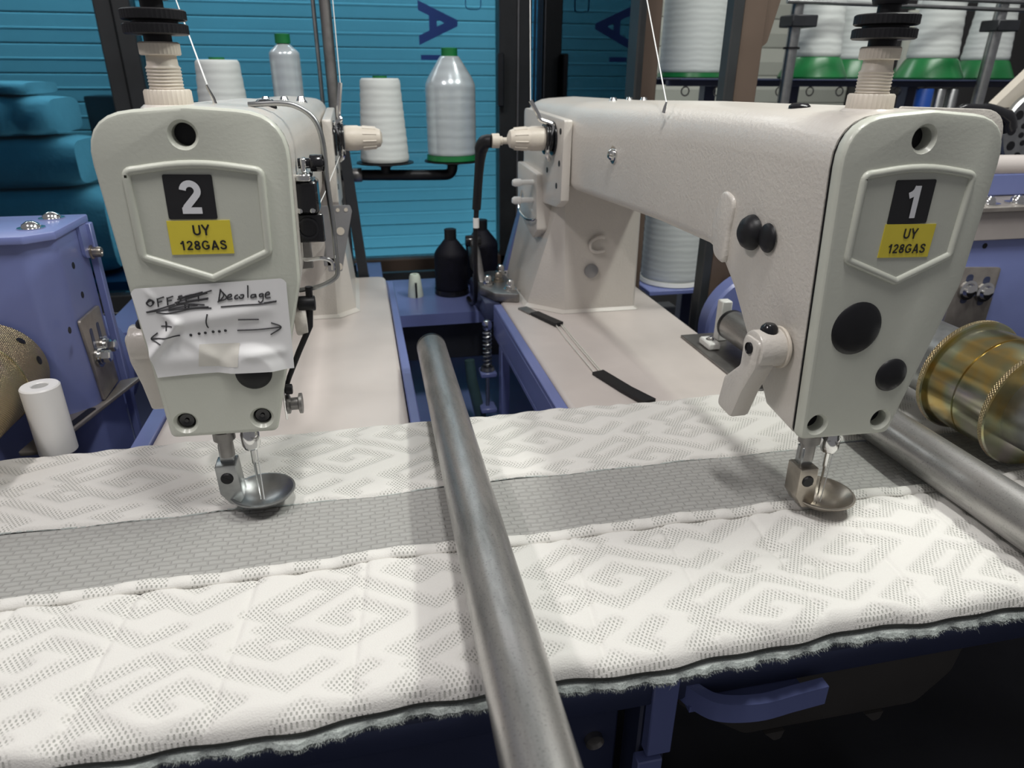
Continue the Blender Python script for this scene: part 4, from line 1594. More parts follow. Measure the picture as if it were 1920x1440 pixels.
cyl(tg, (-0.0380, 0.586, 0.285), 0.0065, 0.010, 'X', 16, 0.001)
cyl(tg, (-0.047, 0.586, 0.285), 0.004, 0.02, 'X', 12)
obj('guard_clamp', tg, 'black_gloss', m2)
tg = NB()
tube(tg, [(-0.0500, 0.584, 0.186), (-0.0505, 0.584, 0.172), (-0.0525, 0.582, 0.152), (-0.064, 0.580, 0.130), (-0.0745, 0.578, 0.108), (-0.0790, 0.576, 0.096)], [0.0030, 0.0028, 0.0026, 0.0025, 0.0022, 0.0016], 8)
cyl(tg, (-0.060, 0.584, 0.1715), 0.0065, 0.014, 'X', 18, 0.001)
obj('thread_lever', tg, 'black_plastic', m2)
tg = NB()
cyl(tg, (-0.064, 0.590, 0.157), 0.0150, 0.010, 'X', 24, 0.001)
obj('lever_boss', tg, 'cream_paint', m2)
tg = NB()
box(tg, -0.0800, -0.0780, 0.560, 0.580, 0.075, 0.105, 0.0006, 1)
gp = obj('guide_plate', tg, 'chrome', m2)
tg = NB()
lathe(tg, [(0, 0), (0.0085, 0), (0.0085, 0.002), (0.0055, 0.003), (0.0055, 0.009), (0.0090, 0.010), (0.0090, 0.0125), (0, 0.0125)], (-0.0778, 0.568, 0.0865), 'X', 24)
obj('guide_spool', tg, 'dull_steel', gp)
tg = NB()
cyl(tg, (-0.0778, 0.566, 0.1015), 0.0045, 0.006, 'X', 16, 0.0008)
obj('screw', tg, 'black_plastic', gp)
# perforated bracket and pin on the column side
tg = NB()
prism(tg, fillet([(-0.055, 0.092, 0.002), (-0.036, 0.092, 0.002), (-0.015, 0.176, 0.004), (-0.017, 0.184, 0.003), (-0.057, 0.184, 0.003)], 4), 0.990, 0.992, 0.0004)
pb2 = obj('perforated_bracket', tg, 'grey_plate', m2)
for xx, zz, r in ((-0.034, 0.178, 0.0026), (-0.023, 0.178, 0.0026), (-0.033, 0.149, 0.0055), (-0.040, 0.099, 0.0055)):
    tg = NB()
    cyl(tg, (xx, 0.9897, zz), r, 0.0006, '-Y', 16)
    obj('bracket_hole', tg, 'ivory_plastic', pb2)
tg = NB()
box(tg, -0.060, -0.038, 0.990, 1.12, 0.10, 0.112, 0.001, 1)
obj('bracket_arm', tg, 'grey_plate', pb2)
# second sheet of the head casting and hook on top
tg = NB()
tube(tg, [(-0.1030, 0.60, 0.325), (-0.1045, 0.60, 0.332), (-0.1075, 0.598, 0.341)], [0.0016, 0.0014, 0.0008], 8)
obj('top_hook', tg, 'chrome', m2)

# ------------------------------------------------------------------ galvanised guide pipes
def pipe(p0, p1, r, label):
    p0, p1 = Vector(p0), Vector(p1)
    d = (p1 - p0)
    A = rot_to(d)
    L = d.length
    t = thing('guide_pipe', label, 'pipe', p0 + d * 0.5 - Vector((0, 0, r)), 'galvanised guide pipes over the strip')
    bm = NB()
    prof = [(r * 0.82, 0.05), (r * 0.82, 0.0012), (r * 0.90, 0), (r * 0.97, 0.0008), (r, 0.003)]
    prof += [(r, L * k / 12) for k in range(1, 12)]
    prof += [(r, L), (0, L)]
    lathe(bm, prof, p0, rot3=A, n=48)
    obj('pipe_tube', bm, 'galvanised_pipe', t, org=p0 + d * 0.5)
    bm = NB()
    lathe(bm, [(0, 0.010), (r * 0.81, 0.010), (r * 0.81, 0.014), (0, 0.014)], p0, rot3=A, n=24)
    obj('end_plug', bm, 'black_plastic', t)
    bm = NB()
    lathe(bm, [(r * 0.8, -0.0015), (r * 0.98, -0.0015), (r * 1.012, 0.0), (r * 1.012, 0.0065), (r * 0.99, 0.007), (r * 0.8, -0.0015)], p0, rot3=A, n=40)
    obj('end_ring', bm, 'black_plastic', t)
    return t, p0, d.normalized()


pa = thing
pipe((0.0735, 0.848, 0.0220), (0.0545, -0.120, 0.0670), 0.0190, 'grey galvanised pipe crossing the strip in the middle, between the machines')
pipe((0.5035, 0.850, 0.0240), (0.5000, -0.02, 0.0254), 0.0213, 'grey galvanised pipe at the right, under the gold roller')

# ------------------------------------------------------------------ left drive housing
lh = thing('drive_housing', 'blue sheet-metal drive housing at the left behind the knurled roller', 'housing', (-0.5, 0.87, -0.3))
bm = NB()
prism(bm, fillet([(-0.70, 0.80, 0.004), (-0.350, 0.80, 0.02), (-0.3265, 0.822, 0.02), (-0.3265, 0.905, 0.003), (-0.70, 0.905, 0.003)], 6), -0.30, 0.186, plane='XY')
obj('body', bm, 'blue_paint', lh, smooth=50)
bm = NB()
prism(bm, fillet([(-0.70, 0.793, 0.003), (-0.345, 0.793, 0.006), (-0.3215, 0.815, 0.004), (-0.3215, 0.918, 0.004), (-0.70, 0.918, 0.003)], 5), 0.1865, 0.195, 0.0015, plane='XY')
lid = obj('lid', bm, 'blue_paint', lh)
bm = NB()
lathe(bm, [(0, 0.0075), (0.004, 0.0075), (0.0085, 0.0045), (0.0095, 0.0015), (0.0135, 0.0012), (0.0135, 0), (0, 0)], (-0.352, 0.838, 0.195), 'Z', 20)
sc = obj('screw', bm, 'chrome', lid)
clone(sc, lid, (-0.352, 0.895, 0.195))
bm = NB()
box(bm, -0.3262, -0.318, 0.906, 0.917, -0.29, 0.186, 0.001, 1)
fg = obj('flange', bm, 'blue_paint', lh)
bm = NB()
prism(bm, fillet([(0.885, 0.1863, 0), (0.885, 0.150, 0.006), (0.917, 0.142, 0.006), (0.917, 0.1863, 0)], 5), -0.3262, -0.3225, plane='YZ')
tb = obj('lid_tab', bm, 'blue_paint', lid)
bm = NB()
lathe(bm, [(0, 0.010), (0.0025, 0.010), (0.003, 0.0115), (0.0055, 0.0115), (0.0062, 0.010), (0.0062, 0.002), (0.0085, 0.0015), (0.0085, 0), (0, 0)], (-0.3225, 0.903, 0.1525), 'X', 20)
obj('cap_screw', bm, 'warm_steel', tb)
for (yy, zz) in ((0.853, 0.149), (0.857, 0.1135), (0.80, 0.09)):
    bm = NB()
    cyl(bm, (-0.3267, yy, zz), 0.0038, 0.0006, 'X', 14)
    obj('screw_hole', bm, 'black_plastic', lh)
bm = NB()
bx0 = -0.3264
prism(bm, fillet([(0.823, 0.0925, 0.004), (0.888, 0.0915, 0.004), (0.890, -0.010, 0.002), (0.834, -0.012, 0.002)], 5), bx0, bx0 + 0.0035, 0.0006, plane='YZ')
br = obj('slotted_bracket', bm, 'raw_steel', lh)
for yy in (0.845, 0.868):
    bm = NB()
    prism(bm, fillet([(yy - 0.004, 0.030, 0.004), (yy + 0.004, 0.030, 0.004), (yy + 0.004, 0.076, 0.004), (yy - 0.004, 0.076, 0.004)], 5), bx0 + 0.0034, bx0 + 0.0040, plane='YZ')
    obj('slot', bm, 'deep_blue_paint', br)
for yy, zz in ((0.846, 0.040), (0.869, 0.045)):
    bm = NB()
    lathe(bm, [(0, 0.003), (0.0125, 0.003), (0.0125, 0), (0, 0)], (bx0 + 0.004, yy, zz), 'X', 24)
    lathe(bm, [(0, 0.0055), (0.0095, 0.0055), (0.0095, 0.003), (0, 0.003)], (bx0 + 0.004, yy, zz), 'X', 20)
    lathe(bm, [(0, 0.0145), (0.006, 0.0145), (0.0075, 0.0130), (0.0075, 0.0055), (0, 0.0055)], (bx0 + 0.004, yy, zz), 'X', 6)
    obj('hex_bolt', bm, 'chrome', br, smooth=25)
# bent foot of the bracket with a long slot
bm = NB()
prism(bm, fillet([(-0.3229, 0.895, 0.002), (-0.300, 0.905, 0.004), (-0.345, 0.715, 0.004), (-0.372, 0.715, 0.004), (-0.360, 0.80, 0.004), (-0.3229, 0.835, 0.004)], 5), -0.0165, -0.0120, 0.0005, plane='XY')
ft = obj('bracket_foot', bm, 'raw_steel', br)
bm = NB()
out = fillet([(-0.334, 0.815, 0.005), (-0.325, 0.813, 0.005), (-0.345, 0.730, 0.005), (-0.354, 0.732, 0.005)], 5)
prism(bm, out, -0.0120, -0.0114, plane='XY')
obj('slot', bm, 'black_plastic', ft)
bm = NB()
lathe(bm, [(0, 0.0), (0.098, 0.0), (0.102, 0.004), (0.102, 0.03), (0, 0.03)], (-0.440, 0.99, -0.035), 'Y', 48)
obj('pulley_guard', bm, 'blue_paint', lh)

# left knurled roller in front of the housing
kr = thing('knurled_roller', 'brass-coloured knurled roller at the left edge', 'roller', (-0.405, 0.76, -0.02))
bm = NB()
c0 = (-0.404, 0.60, 0.055)
lathe(bm, [(0, 0), (0.050, 0), (0.0505, 0.002), (0.0505, 0.193), (0.050, 0.194), (0, 0.194)], c0, 'Y', 64)
dr = obj('drum', bm, 'zinc_knurl', kr, org=c0)
bm = NB()
lathe(bm, [(0.0495, 0), (0.0508, 0), (0.0512, 0.001), (0.0508, 0.002), (0.0495, 0.002), (0.0495, 0)], (c0[0], 0.738, c0[2]), 'Y', 64)
obj('rim', bm, 'zinc_gold', kr)
for a in (42, 12, 75):
    bm = NB()
    dv = Vector((math.cos(R(a)), 0, math.sin(R(a))))
    lathe(bm, [(0, 0.0508), (0.0042, 0.0508), (0.0048, 0.0505), (0.0048, 0.047), (0, 0.047)], Vector((c0[0], 0.778, c0[2])), rot3=rot_to(dv), n=16)
    obj('set_screw', bm, 'black_plastic', dr)
bm = NB()
cyl(bm, (c0[0], 0.7945, c0[2]), 0.03, 0.005, 'Y', 32)
obj('shaft', bm, 'steel', kr)

# white nylon spacer standing by the bracket
bm = NB()
lathe(bm, [(0.0075, 0.02), (0.0075, 0.062), (0.0085, 0.063), (0.0168, 0.063), (0.0180, 0.0615), (0.0180, -0.0115), (0, -0.0115)], (-0.3320, 0.7135, -0.0005), 'Z', 40)
tag(obj('nylon_spacer', bm, 'nylon_white'), 'white nylon cylinder standing beside the knurled roller', 'spacer')

# ------------------------------------------------------------------ right drive housing
rh = thing('drive_housing', 'blue drive housing with silver rail at the right behind the gold roller', 'housing', (0.95, 0.9, -0.3))
bm = NB()
box(bm, 0.69, 1.25, 0.86, 0.98, -0.30, 0.150, 0.004)
obj('body', bm, 'blue_paint', rh)
bm = NB()
box(bm, 0.69, 1.25, 0.852, 0.8595, 0.128, 0.170, 0.001, 1)
obj('front_strip', bm, 'rail_grey', rh)
bm = NB()
box(bm, 0.69, 1.25, 0.845, 0.99, 0.1705, 0.178, 0.001, 1)
lid = obj('lid', bm, 'raw_steel', rh)
bm = NB()
lathe(bm, [(0, 0.012), (0.005, 0.012), (0.0085, 0.008), (0.0095, 0.003), (0.016, 0.0025), (0.016, 0), (0, 0)], (0.905, 0.868, 0.178), 'Z', 20)
sc = obj('screw', bm, 'chrome', lid)
clone(sc, lid, (0.955, 0.868, 0.178))
clone(sc, lid, (0.862, 0.915, 0.178))
bm = NB()
box(bm, 0.69, 1.25, 0.93, 0.97, 0.1785, 0.212, 0.002, 1)
obj('back_rail_base', bm, 'blue_paint', rh)
bm = NB()
tube(bm, [(0.70, 0.945, 0.2255), (1.25, 0.945, 0.2195)], 0.0165, 28)
obj('handrail', bm, 'handrail_paint', rh)
bm = NB()
cyl(bm, (0.912, 0.8599, 0.118), 0.0042, 0.0006, '-Y', 14)
obj('screw_hole', bm, 'black_plastic', rh)
bm = NB()
prism(bm, fillet([(0.872, 0.088, 0.006), (0.950, 0.084, 0.006), (0.950, -0.012, 0.003), (0.872, -0.012, 0.003)], 5), 0.8555, 0.8598, 0.0005)
br = obj('slotted_bracket', bm, 'raw_steel', rh)
for xx, zz in ((0.897, 0.052), (0.929, 0.047)):
    bm = NB()
    prism(bm, fillet([(xx - 0.006, zz - 0.022, 0.006), (xx + 0.006, zz - 0.022, 0.006), (xx + 0.006, zz + 0.024, 0.006), (xx - 0.006, zz + 0.024, 0.006)], 5), 0.8549, 0.8555)
    obj('slot', bm, 'deep_blue_paint', br)
    bm = NB()
    lathe(bm, [(0, 0.013), (0.004, 0.013), (0.0095, 0.010), (0.0115, 0.005), (0.0155, 0.004), (0.0155, 0), (0, 0)], (xx, 0.8548, zz), '-Y', 24)
    obj('screw', bm, 'chrome', br)
bm = NB()
lathe(bm, [(0, 0.0), (0.088, 0.0), (0.092, 0.004), (0.092, 0.03), (0, 0.03)], (0.632, 0.985, -0.035), 'Y', 48)
box(bm, 0.60, 0.688, 0.985, 1.01, -0.02, 0.10)
obj('pulley_guard', bm, 'blue_paint', rh)

# gold collar roller
gr = thing('collar_roller', 'gold zinc-plated roller with two knurled rims at the right edge', 'roller', (0.610, 0.52, 0.003))
gc = (0.610, 0.4665, 0.0635)
gx, gy, gz = gc
bm = NB()
lathe(bm, [(0, 0.004), (0.0545, 0.004), (0.0550, 0.006), (0.0550, 0.042), (0.0537, 0.0425), (0.0537, 0.0440), (0.0550, 0.0445), (0.0550, 0.081), (0, 0.081)], gc, 'Y', 72)
obj('drum', bm, 'zinc_gold', gr, org=gc)
for yy in (0.0, 0.0795):
    bm = NB()
    lathe(bm, [(0.03, 0), (0.0588, 0), (0.0602, 0.0012), (0.0602, 0.0058), (0.0588, 0.007), (0.03, 0.007), (0.03, 0)], (gx, gy + yy, gz), 'Y', 72)
    ro = obj('knurled_rim', bm, 'zinc_knurl', gr, org=(gx, gy + yy, gz))
    ro.data.materials.append(MATS['zinc_gold'])
    for p_ in ro.data.polygons:
        if abs(p_.normal.y) > 0.75:
            p_.material_index = 1
bm = NB()
cyl(bm, (gx, 0.20, gz), 0.0400, 0.62, 'Y', 48)
obj('shaft', bm, 'steel', gr)
bm = NB()
lathe(bm, [(0.03, 0), (0.056, 0), (0.0575, 0.0015), (0.0575, 0.012), (0.056, 0.0135), (0.03, 0.0135), (0.03, 0)], (gx, 0.70, gz), 'Y', 64)
obj('back_collar', bm, 'zinc_knurl', gr, org=(gx, 0.70, gz))
bm = NB()
cyl(bm, (gx, gy + 0.0867, gz), 0.0415, 0.002, 'Y', 40)
obj('shoulder', bm, 'black_plastic', gr)

# white pipe bracket at the far end of the right pipe
wb = thing('pipe_bracket', 'white plastic bracket with steel base strip at the far end of the right pipe', 'bracket', (0.50, 0.87, -0.03))
bm = NB()
box(bm, 0.497, 0.513, 0.868, 0.884, -0.0083, 0.052, 0.0015, 1)
obj('upright', bm, 'white_plastic', wb)
bm = NB()
box(bm, 0.466, 0.4845, 0.835, 0.868, -0.0083, 0.002, 0.002, 1)
ftb = obj('foot', bm, 'white_plastic', wb)
screw_head(ftb, (0.476, 0.852, 0.002), 0.005, 'Z')
bm = NB()
box(bm, 0.455, 0.540, 0.70, 0.905, -0.0118, -0.0084, 0.0008, 1)
obj('base_strip', bm, 'dull_steel', wb)

# ------------------------------------------------------------------ hinge plate, strap, cable
hp = thing('hinge_plate', 'steel hinge plate with dome nuts on the bed corner of the machine marked one', 'hinge', (0.235, 1.19, -0.02))
bm = NB()
prism(bm, fillet([(0.193, 1.27, 0.012), (0.193, 1.175, 0.012), (0.212, 1.130, 0.006), (0.2535, 1.115, 0.006), (0.2535, 1.28, 0.008)], 5), -0.0112, 0.004, 0.002, plane='XY')
obj('plate', bm, 'dull_steel', hp)
bm = NB()
box(bm, 0.193, 0.222, 1.13, 1.30, -0.045, -0.0118, 0.004)
obj('plate_base', bm, 'deep_blue_paint', hp)
for (xx, yy, m_) in ((0.209, 1.185, 'chrome'), (0.246, 1.255, 'chrome'), (0.243, 1.150, 'chrome'), (0.232, 1.205, 'warm_steel')):
    bm = NB()
    lathe(bm, [(0, 0.0175), (0.004, 0.017), (0.0065, 0.0135), (0.0065, 0.007), (0.0085, 0.0065), (0.0085, 0.002), (0.0115, 0.0018), (0.0115, 0), (0, 0)], (xx, yy, 0.004), 'Z', 18)
    obj('dome_nut', bm, m_, hp)
bm = NB()
prism(bm, fillet([(1.20, 0.0042, 0.001), (1.31, 0.0042, 0.001), (1.345, 0.055, 0.012), (1.325, 0.065, 0.012), (1.255, 0.050, 0.02)], 5), 0.196, 0.208, 0.003, plane='YZ')
obj('hinge_arm', bm, 'dull_steel', hp)
bm = NB()
cyl(bm, (0.188, 1.31, 0.056), 0.011, 0.03, 'X', 20, 0.002)
obj('hinge_pin', bm, 'black_gloss', hp)
bm = NB()
rings = []
GP = ((0.268, -0.048), (0.2740, -0.022), (0.3065, 0.096), (0.3164, 0.168), (0.3225, 0.256), (0.3355, 0.283), (0.3600, 0.293), (0.3876, 0.295))
for i, (xx, zz) in enumerate(GP):
    w_ = 0.018 if i < 5 else 0.012
    rings.append([(xx, 1.36, zz), (xx + w_, 1.36, zz - (0.004 if i > 4 else 0)), (xx + w_, 1.385, zz - (0.004 if i > 4 else 0)), (xx, 1.385, zz)])
loft(bm, rings)
bf = thing('belt_guard', 'blue guard strip with a black belt behind the machine marked one', 'guard', (0.30, 1.37, -0.05))
obj('guard_strip', bm, 'blue_paint', bf)
bm = NB()
rings = []
for i, (xx, zz) in enumerate(GP[:5]):
    rings.append([(xx + 0.0185, 1.362, zz), (xx + 0.050, 1.362, zz), (xx + 0.050, 1.383, zz), (xx + 0.0185, 1.383, zz)])
loft(bm, rings)
obj('belt', bm, 'black_plastic', bf)
bm = NB()
rings = []
for (yy, zz) in ((1.35, -0.05), (1.352, 0.06), (1.36, 0.15), (1.37, 0.262)):
    k = -0.07 * (zz + 0.05)
    rings.append([(-0.016 + k, yy, zz), (0.003 + k, yy, zz), (0.003 + k, yy + 0.03, zz), (-0.016 + k, yy + 0.03, zz)])
loft(bm, rings)
tag(obj('belt_guard', bm, 'dark_metal'), 'dark belt guard strip behind the machine marked two', 'guard')

st = thing('tie_strap', 'black sleeve strap with clear cord lying on the bed of the machine marked one', 'strap', (0.285, 0.85, -0.012))
def slab(path, w, h):
    bm = NB()
    rings = []
    P = [Vector(p) for p in path]
    for i, p in enumerate(P):
        t_ = (P[min(i + 1, len(P) - 1)] - P[max(i - 1, 0)]).normalized()
        s = Vector((t_.y, -t_.x, 0)).normalized() * w
        u = Vector((0, 0, h))
        rings.append([p - s, p + s, p + s + u, p - s + u])
    loft(bm, rings)
    return bm


obj('sleeve', slab([(0.263, 1.050, -0.0118), (0.275, 1.018, -0.0112), (0.287, 0.985, -0.0100)], 0.0075, 0.005), 'black_plastic', st)
obj('sleeve', slab([(0.287, 0.795, -0.0115), (0.304, 0.735, -0.0110), (0.318, 0.692, -0.0090)], 0.0088, 0.004), 'black_plastic', st)
obj('buckle', slab([(0.250, 1.085, -0.0119), (0.262, 1.052, -0.0119)], 0.0085, 0.003), 'dull_steel', st)
bm = NB()
for dx in (-0.005, 0.003, 0.006):
    tube(bm, [(0.287 + dx, 0.985, -0.009), (0.287 + dx * 1.1, 0.93, -0.0105), (0.287 + dx, 0.795, -0.009)], 0.0009, 6)
obj('cord', bm, 'clear_tape', st)

# sensor cable beside machine 1's tension knob
cb = thing('sensor_cable', 'black sensor cable with elbow plug hanging beside the tension knob', 'cable', (0.172, 1.12, -0.05))
kxx = xo1 - 0.069
bm = NB()
tube(bm, smooth_path([(0.180, 1.120, 0.150), (0.178, 1.122, 0.110), (0.178, 1.128, 0.06), (0.180, 1.140, 0.015), (0.183, 1.175, -0.022), (0.185, 1.23, -0.042), (0.1855, 1.27, -0.0455)], 6), 0.0042, 12)
cbl = obj('cable_run', bm, 'black_plastic', cb)
bm = NB()
tube(bm, smooth_path([(0.196, 1.065, 0.2585), (0.188, 1.07, 0.2580), (0.1835, 1.08, 0.2500), (0.1825, 1.09, 0.235), (0.1815, 1.105, 0.200), (0.1805, 1.118, 0.160), (0.180, 1.12, 0.150)], 6), [0.0095] * 7 + [0.0105] * 8 + [0.0098, 0.0092, 0.0088, 0.0084, 0.0080, 0.0076, 0.0074, 0.0072, 0.007, 0.007, 0.007, 0.007, 0.007, 0.007, 0.007, 0.007, 0.007, 0.007, 0.007, 0.007, 0.007, 0.007][:22], 16)
obj('elbow_plug', bm, 'black_plastic', cb)
bm = NB()
lathe(bm, [(0, 0), (0.0105, 0), (0.0105, 0.011), (0.0065, 0.012), (0.0065, 0.016), (0.0048, 0.017), (0.0048, 0.024), (0, 0.024)], (0.1955, 1.065, 0.2590), 'X', 18)
obj('plug_nut', bm, 'ivory_plastic', cb)
bm = NB()
cyl(bm, (0.1790, 1.1195, 0.120), 0.0050, 0.016, 'Z', 14)
obj('cable_tag', bm, 'white_plastic', cb)

# ------------------------------------------------------------------ spools behind
def cone(name, label, c, r0, r1, h, cat, group, m='cone_thread', cap=None, core=True, waist=0.0):
    t = thing(name, label, cat, c, group)
    bm = NB()
    N = 26
    prof = [(0, 0.002), (r0 * 0.96, 0.002), (r0, 0.006)]
    for i in range(1, N):
        k = i / N
        r = r0 + (r1 - r0) * k + waist * math.sin(i * PI)
        r += 0.0005 * math.sin(i * 2.1)
        prof.append((r, 0.006 + (h - 0.012) * k))
    prof += [(r1, h - 0.004), (r1 - 0.003, h), (r1 * 0.45, h), (0, h)]
    lathe(bm, prof, c, 'Z', 40)
    obj('thread_winding', bm, m, t, smooth=60)
    bm = NB()
    rc = r1 * 0.38
    lathe(bm, [(0, h - 0.01), (rc, h - 0.01), (rc * 0.94, h + (cap or 0.004)), (rc * 0.6, h + (cap or 0.004)), (0, h + (cap or 0.004) - 0.003)], c, 'Z', 24)
    obj('core_tip', bm, 'green_plastic', t)
    return t


ss = thing('spool_stand', 'black spool stand with steel pole and two plates behind the machines', 'stand', (-0.035, 1.45, -0.05))
bm = NB()
cyl(bm, (-0.038, 1.47, -0.05), 0.0105, 1.0, 'Z', 20)
obj('pole', bm, 'dull_steel', ss)
bm = NB()
cyl(bm, (-0.060, 1.50, -0.05), 0.004, 1.0, 'Z', 12)
obj('thin_pole', bm, 'steel', ss)
bm = NB()
lathe(bm, [(0, 0), (0.04, 0), (0.04, 0.006), (0.015, 0.012), (0.015, 0.03), (0, 0.03)], (-0.038, 1.47, -0.05), 'Z', 28)
obj('pole_base', bm, 'black_plastic', ss)
bm = NB()
tube(bm, smooth_path([(-0.03, 1.462, 0.164), (0.06, 1.455, 0.163), (0.15, 1.45, 0.162), (0.176, 1.45, 0.163), (0.184, 1.45, 0.172), (0.185, 1.45, 0.184)], 5), 0.0105, 14)
tube(bm, [(-0.03, 1.462, 0.164), (-0.12, 1.455, 0.164), (-0.245, 1.45, 0.163)], 0.0105, 14)
ar = obj('arm', bm, 'black_plastic', ss)
bm = NB()
cyl(bm, (-0.016, 1.459, 0.164), 0.0135, 0.02, 'X', 20, 0.002)
obj('arm_clamp', bm, 'dull_steel', ss)
plates = ((0.051, 0.189), (0.185, 0.190), (-0.236, 0.190), (-0.118, 0.190))
for (x, z) in plates:
    bm = NB()
    lathe(bm, [(0, -0.022), (0.009, -0.022), (0.010, -0.010), (0.020, -0.006), (0.056, -0.002), (0.056, 0.0), (0, 0.0)], (x, 1.45, z), 'Z', 36)
    obj('spool_plate', bm, 'black_plastic', ss)
cone('thread_cone', 'white thread cone on the stand next to the tension knob of machine two', (0.051, 1.45, 0.1892), 0.0475, 0.0375, 0.152, 'thread cone', 'white cones on the spool stand')
cone('thread_cone', 'white thread cone half hidden behind the head of machine two', (-0.236, 1.45, 0.1902), 0.050, 0.0375, 0.180, 'thread cone', 'white cones on the spool stand')


def bottle_spool(label, c, r, h, hs, m, base_m, cap_m, group, cap_h=0.016, rneck=0.35):
    t = thing('thread_spool', label, 'thread spool', c, group)
    bm = NB()
    N = 30
    prof = [(0, 0.011), (r * 0.97, 0.011), (r, 0.013)]
    for i in range(1, N):
        prof.append((r * (1 + 0.006 * math.sin(i * 2.3)), 0.013 + (hs - 0.013) * i / N))
    prof += [(r * 0.99, hs), (r * 0.90, hs + (h - hs) * 0.22), (r * 0.42, hs + (h - hs) * 0.93), (r * 0.36, h), (0, h)]
    lathe(bm, prof, c, 'Z', 40)
    obj('thread_winding', bm, m, t, smooth=55)
    bm = NB()
    lathe(bm, [(0, 0), (r * 1.02, 0), (r * 1.06, 0.002), (r * 1.03, 0.011), (0, 0.011)], c, 'Z', 40)
    obj('spool_base', bm, base_m, t)
    bm = NB()
    lathe(bm, [(0, h), (r * rneck, h), (r * rneck, h + cap_h), (r * rneck * 0.8, h + cap_h + 0.001), (0, h + cap_h)], c, 'Z', 24)
    obj('spool_cap', bm, cap_m, t)
    return t


bottle_spool('large silvery thread spool with green cap and base on the stand', (0.185, 1.45, 0.1902), 0.0485, 0.190, 0.140, 'silk_thread', 'green_plastic', 'green_plastic', 'silvery spools on the spool stand', 0.014, 0.32)
bottle_spool('slim silvery thread spool with green cap rising behind machine two', (-0.118, 1.45, 0.1902), 0.0270, 0.208, 0.192, 'silk_thread', 'green_plastic', 'green_plastic', 'silvery spools on the spool stand', 0.015, 0.50)
bottle_spool('black thread spool standing on the blue shelf next to the pale clip', (0.161, 1.325, -0.050), 0.0325, 0.108, 0.080, 'black_thread', 'black_gloss', 'black_plastic', 'black spools on the shelf', 0.019, 0.36)
bottle_spool('black thread spool on the blue shelf half hidden by the hanging cable', (0.234, 1.395, -0.050), 0.0330, 0.110, 0.082, 'black_thread', 'black_gloss', 'black_plastic', 'black spools on the shelf', 0.019, 0.36)
bm = NB()
lathe(bm, [(0.006, 0.0), (0.0155, 0.0), (0.0150, 0.006), (0.0105, 0.040), (0.0085, 0.044), (0.004, 0.044), (0.004, 0.01), (0.006, 0)], (0.088, 1.318, -0.050), 'Z', 28)
cl = thing('plastic_clip', 'pale green plastic slotted bobbin standing on the blue shelf', 'bobbin', (0.088, 1.318, -0.05))
obj('clip_body', bm, 'pale_clip', cl)
bm = NB()
box(bm, 0.0868, 0.0905, 1.3010, 1.3060, -0.049, -0.020)
obj('slot', bm, 'black_plastic', cl)

# ------------------------------------------------------------------ thread rack at the right
rk = thing('thread_rack', 'blue thread rack with silver poles and a wire rail at the upper right', 'rack', (1.2, 1.55, -0.9))
bm = NB()
box(bm, 0.66, 2.05, 1.50, 1.515, 0.328, 0.340, 0.001, 1)
box(bm, 0.66, 2.05, 1.70, 1.715, 0.328, 0.340, 0.001, 1)
obj('shelf_bar', bm, 'deep_blue_paint', rk)
bm = NB()
box(bm, 0.66, 2.05, 1.44, 1.80, 0.3405, 0.3435, 0.0005, 1)
obj('shelf', bm, 'deep_blue_paint', rk)
for x in (0.8945, 1.383):
    bm = NB()
    cyl(bm, (x, 1.43, -0.9), 0.0125, 1.75, 'Z', 24)
    obj('pole', bm, 'steel', rk)
for x in (0.81, 1.025, 1.35):
    bm = NB()
    box(bm, x - 0.014, x + 0.014, 1.60, 1.63, -0.9, 0.3275, 0.001, 1)
    obj('post', bm, 'deep_blue_paint', rk)
for y_, z_ in ((1.415, 0.4850), (1.415, 0.500)):
    bm = NB()
    tube(bm, [(0.86, y_, z_), (1.40, y_, z_ - 0.004), (2.0, y_, z_ + 0.004)], 0.0042, 10)
    obj('wire_rail', bm, 'steel', rk)
for x in (0.8945, 1.383):
    bm = NB()
    box(bm, x - 0.022, x + 0.035, 1.405, 1.455, 0.440, 0.462, 0.002, 1)
    obj('pole_clamp', bm, 'dark_metal', rk)
bm = NB()
lathe(bm, [(0.0125, 0), (0.0165, 0), (0.0165, 0.004), (0.0125, 0.004), (0.0125, 0)], (0.8945, 1.43, 0.400), 'Z', 20)
obj('pole_ring', bm, 'black_plastic', rk)
k = 0
for x in np.arange(0.70, 1.9, 0.075):
    bm = NB()
    tube(bm, [(x + 0.009 * math.cos(a), 1.499, 0.318 + 0.009 * math.sin(a)) for a in np.linspace(0, 2 * PI, 13)], 0.0016, 6)
    obj('wire_eye', bm, 'dull_steel', rk)


def rack_cone(c, label):
    t = thing('thread_cone', label, 'thread cone', c, 'white thread cones with green feet on the rack')
    bm = NB()
    lathe(bm, [(0, 0), (0.072, 0), (0.074, 0.004), (0.056, 0.040), (0.052, 0.044), (0, 0.044)], c, 'Z', 36)
    obj('cone_foot', bm, 'green_plastic', t)
    bm = NB()
    prof = [(0, 0.0445), (0.0515, 0.0445), (0.0535, 0.048)]
    for i in range(1, 24):
        prof.append((0.0535 - 0.013 * i / 24 + 0.0006 * math.sin(i * 2.2), 0.048 + 0.17 * i / 24))
    prof += [(0.038, 0.222), (0, 0.222)]
    lathe(bm, prof, c, 'Z', 36)
    obj('thread_winding', bm, 'cone_thread', t, smooth=60)
    bm = NB()
    lathe(bm, [(0, 0.2222), (0.015, 0.2222), (0.014, 0.235), (0, 0.235)], c, 'Z', 20)
    obj('cone_tip', bm, 'green_plastic', t)
    return t


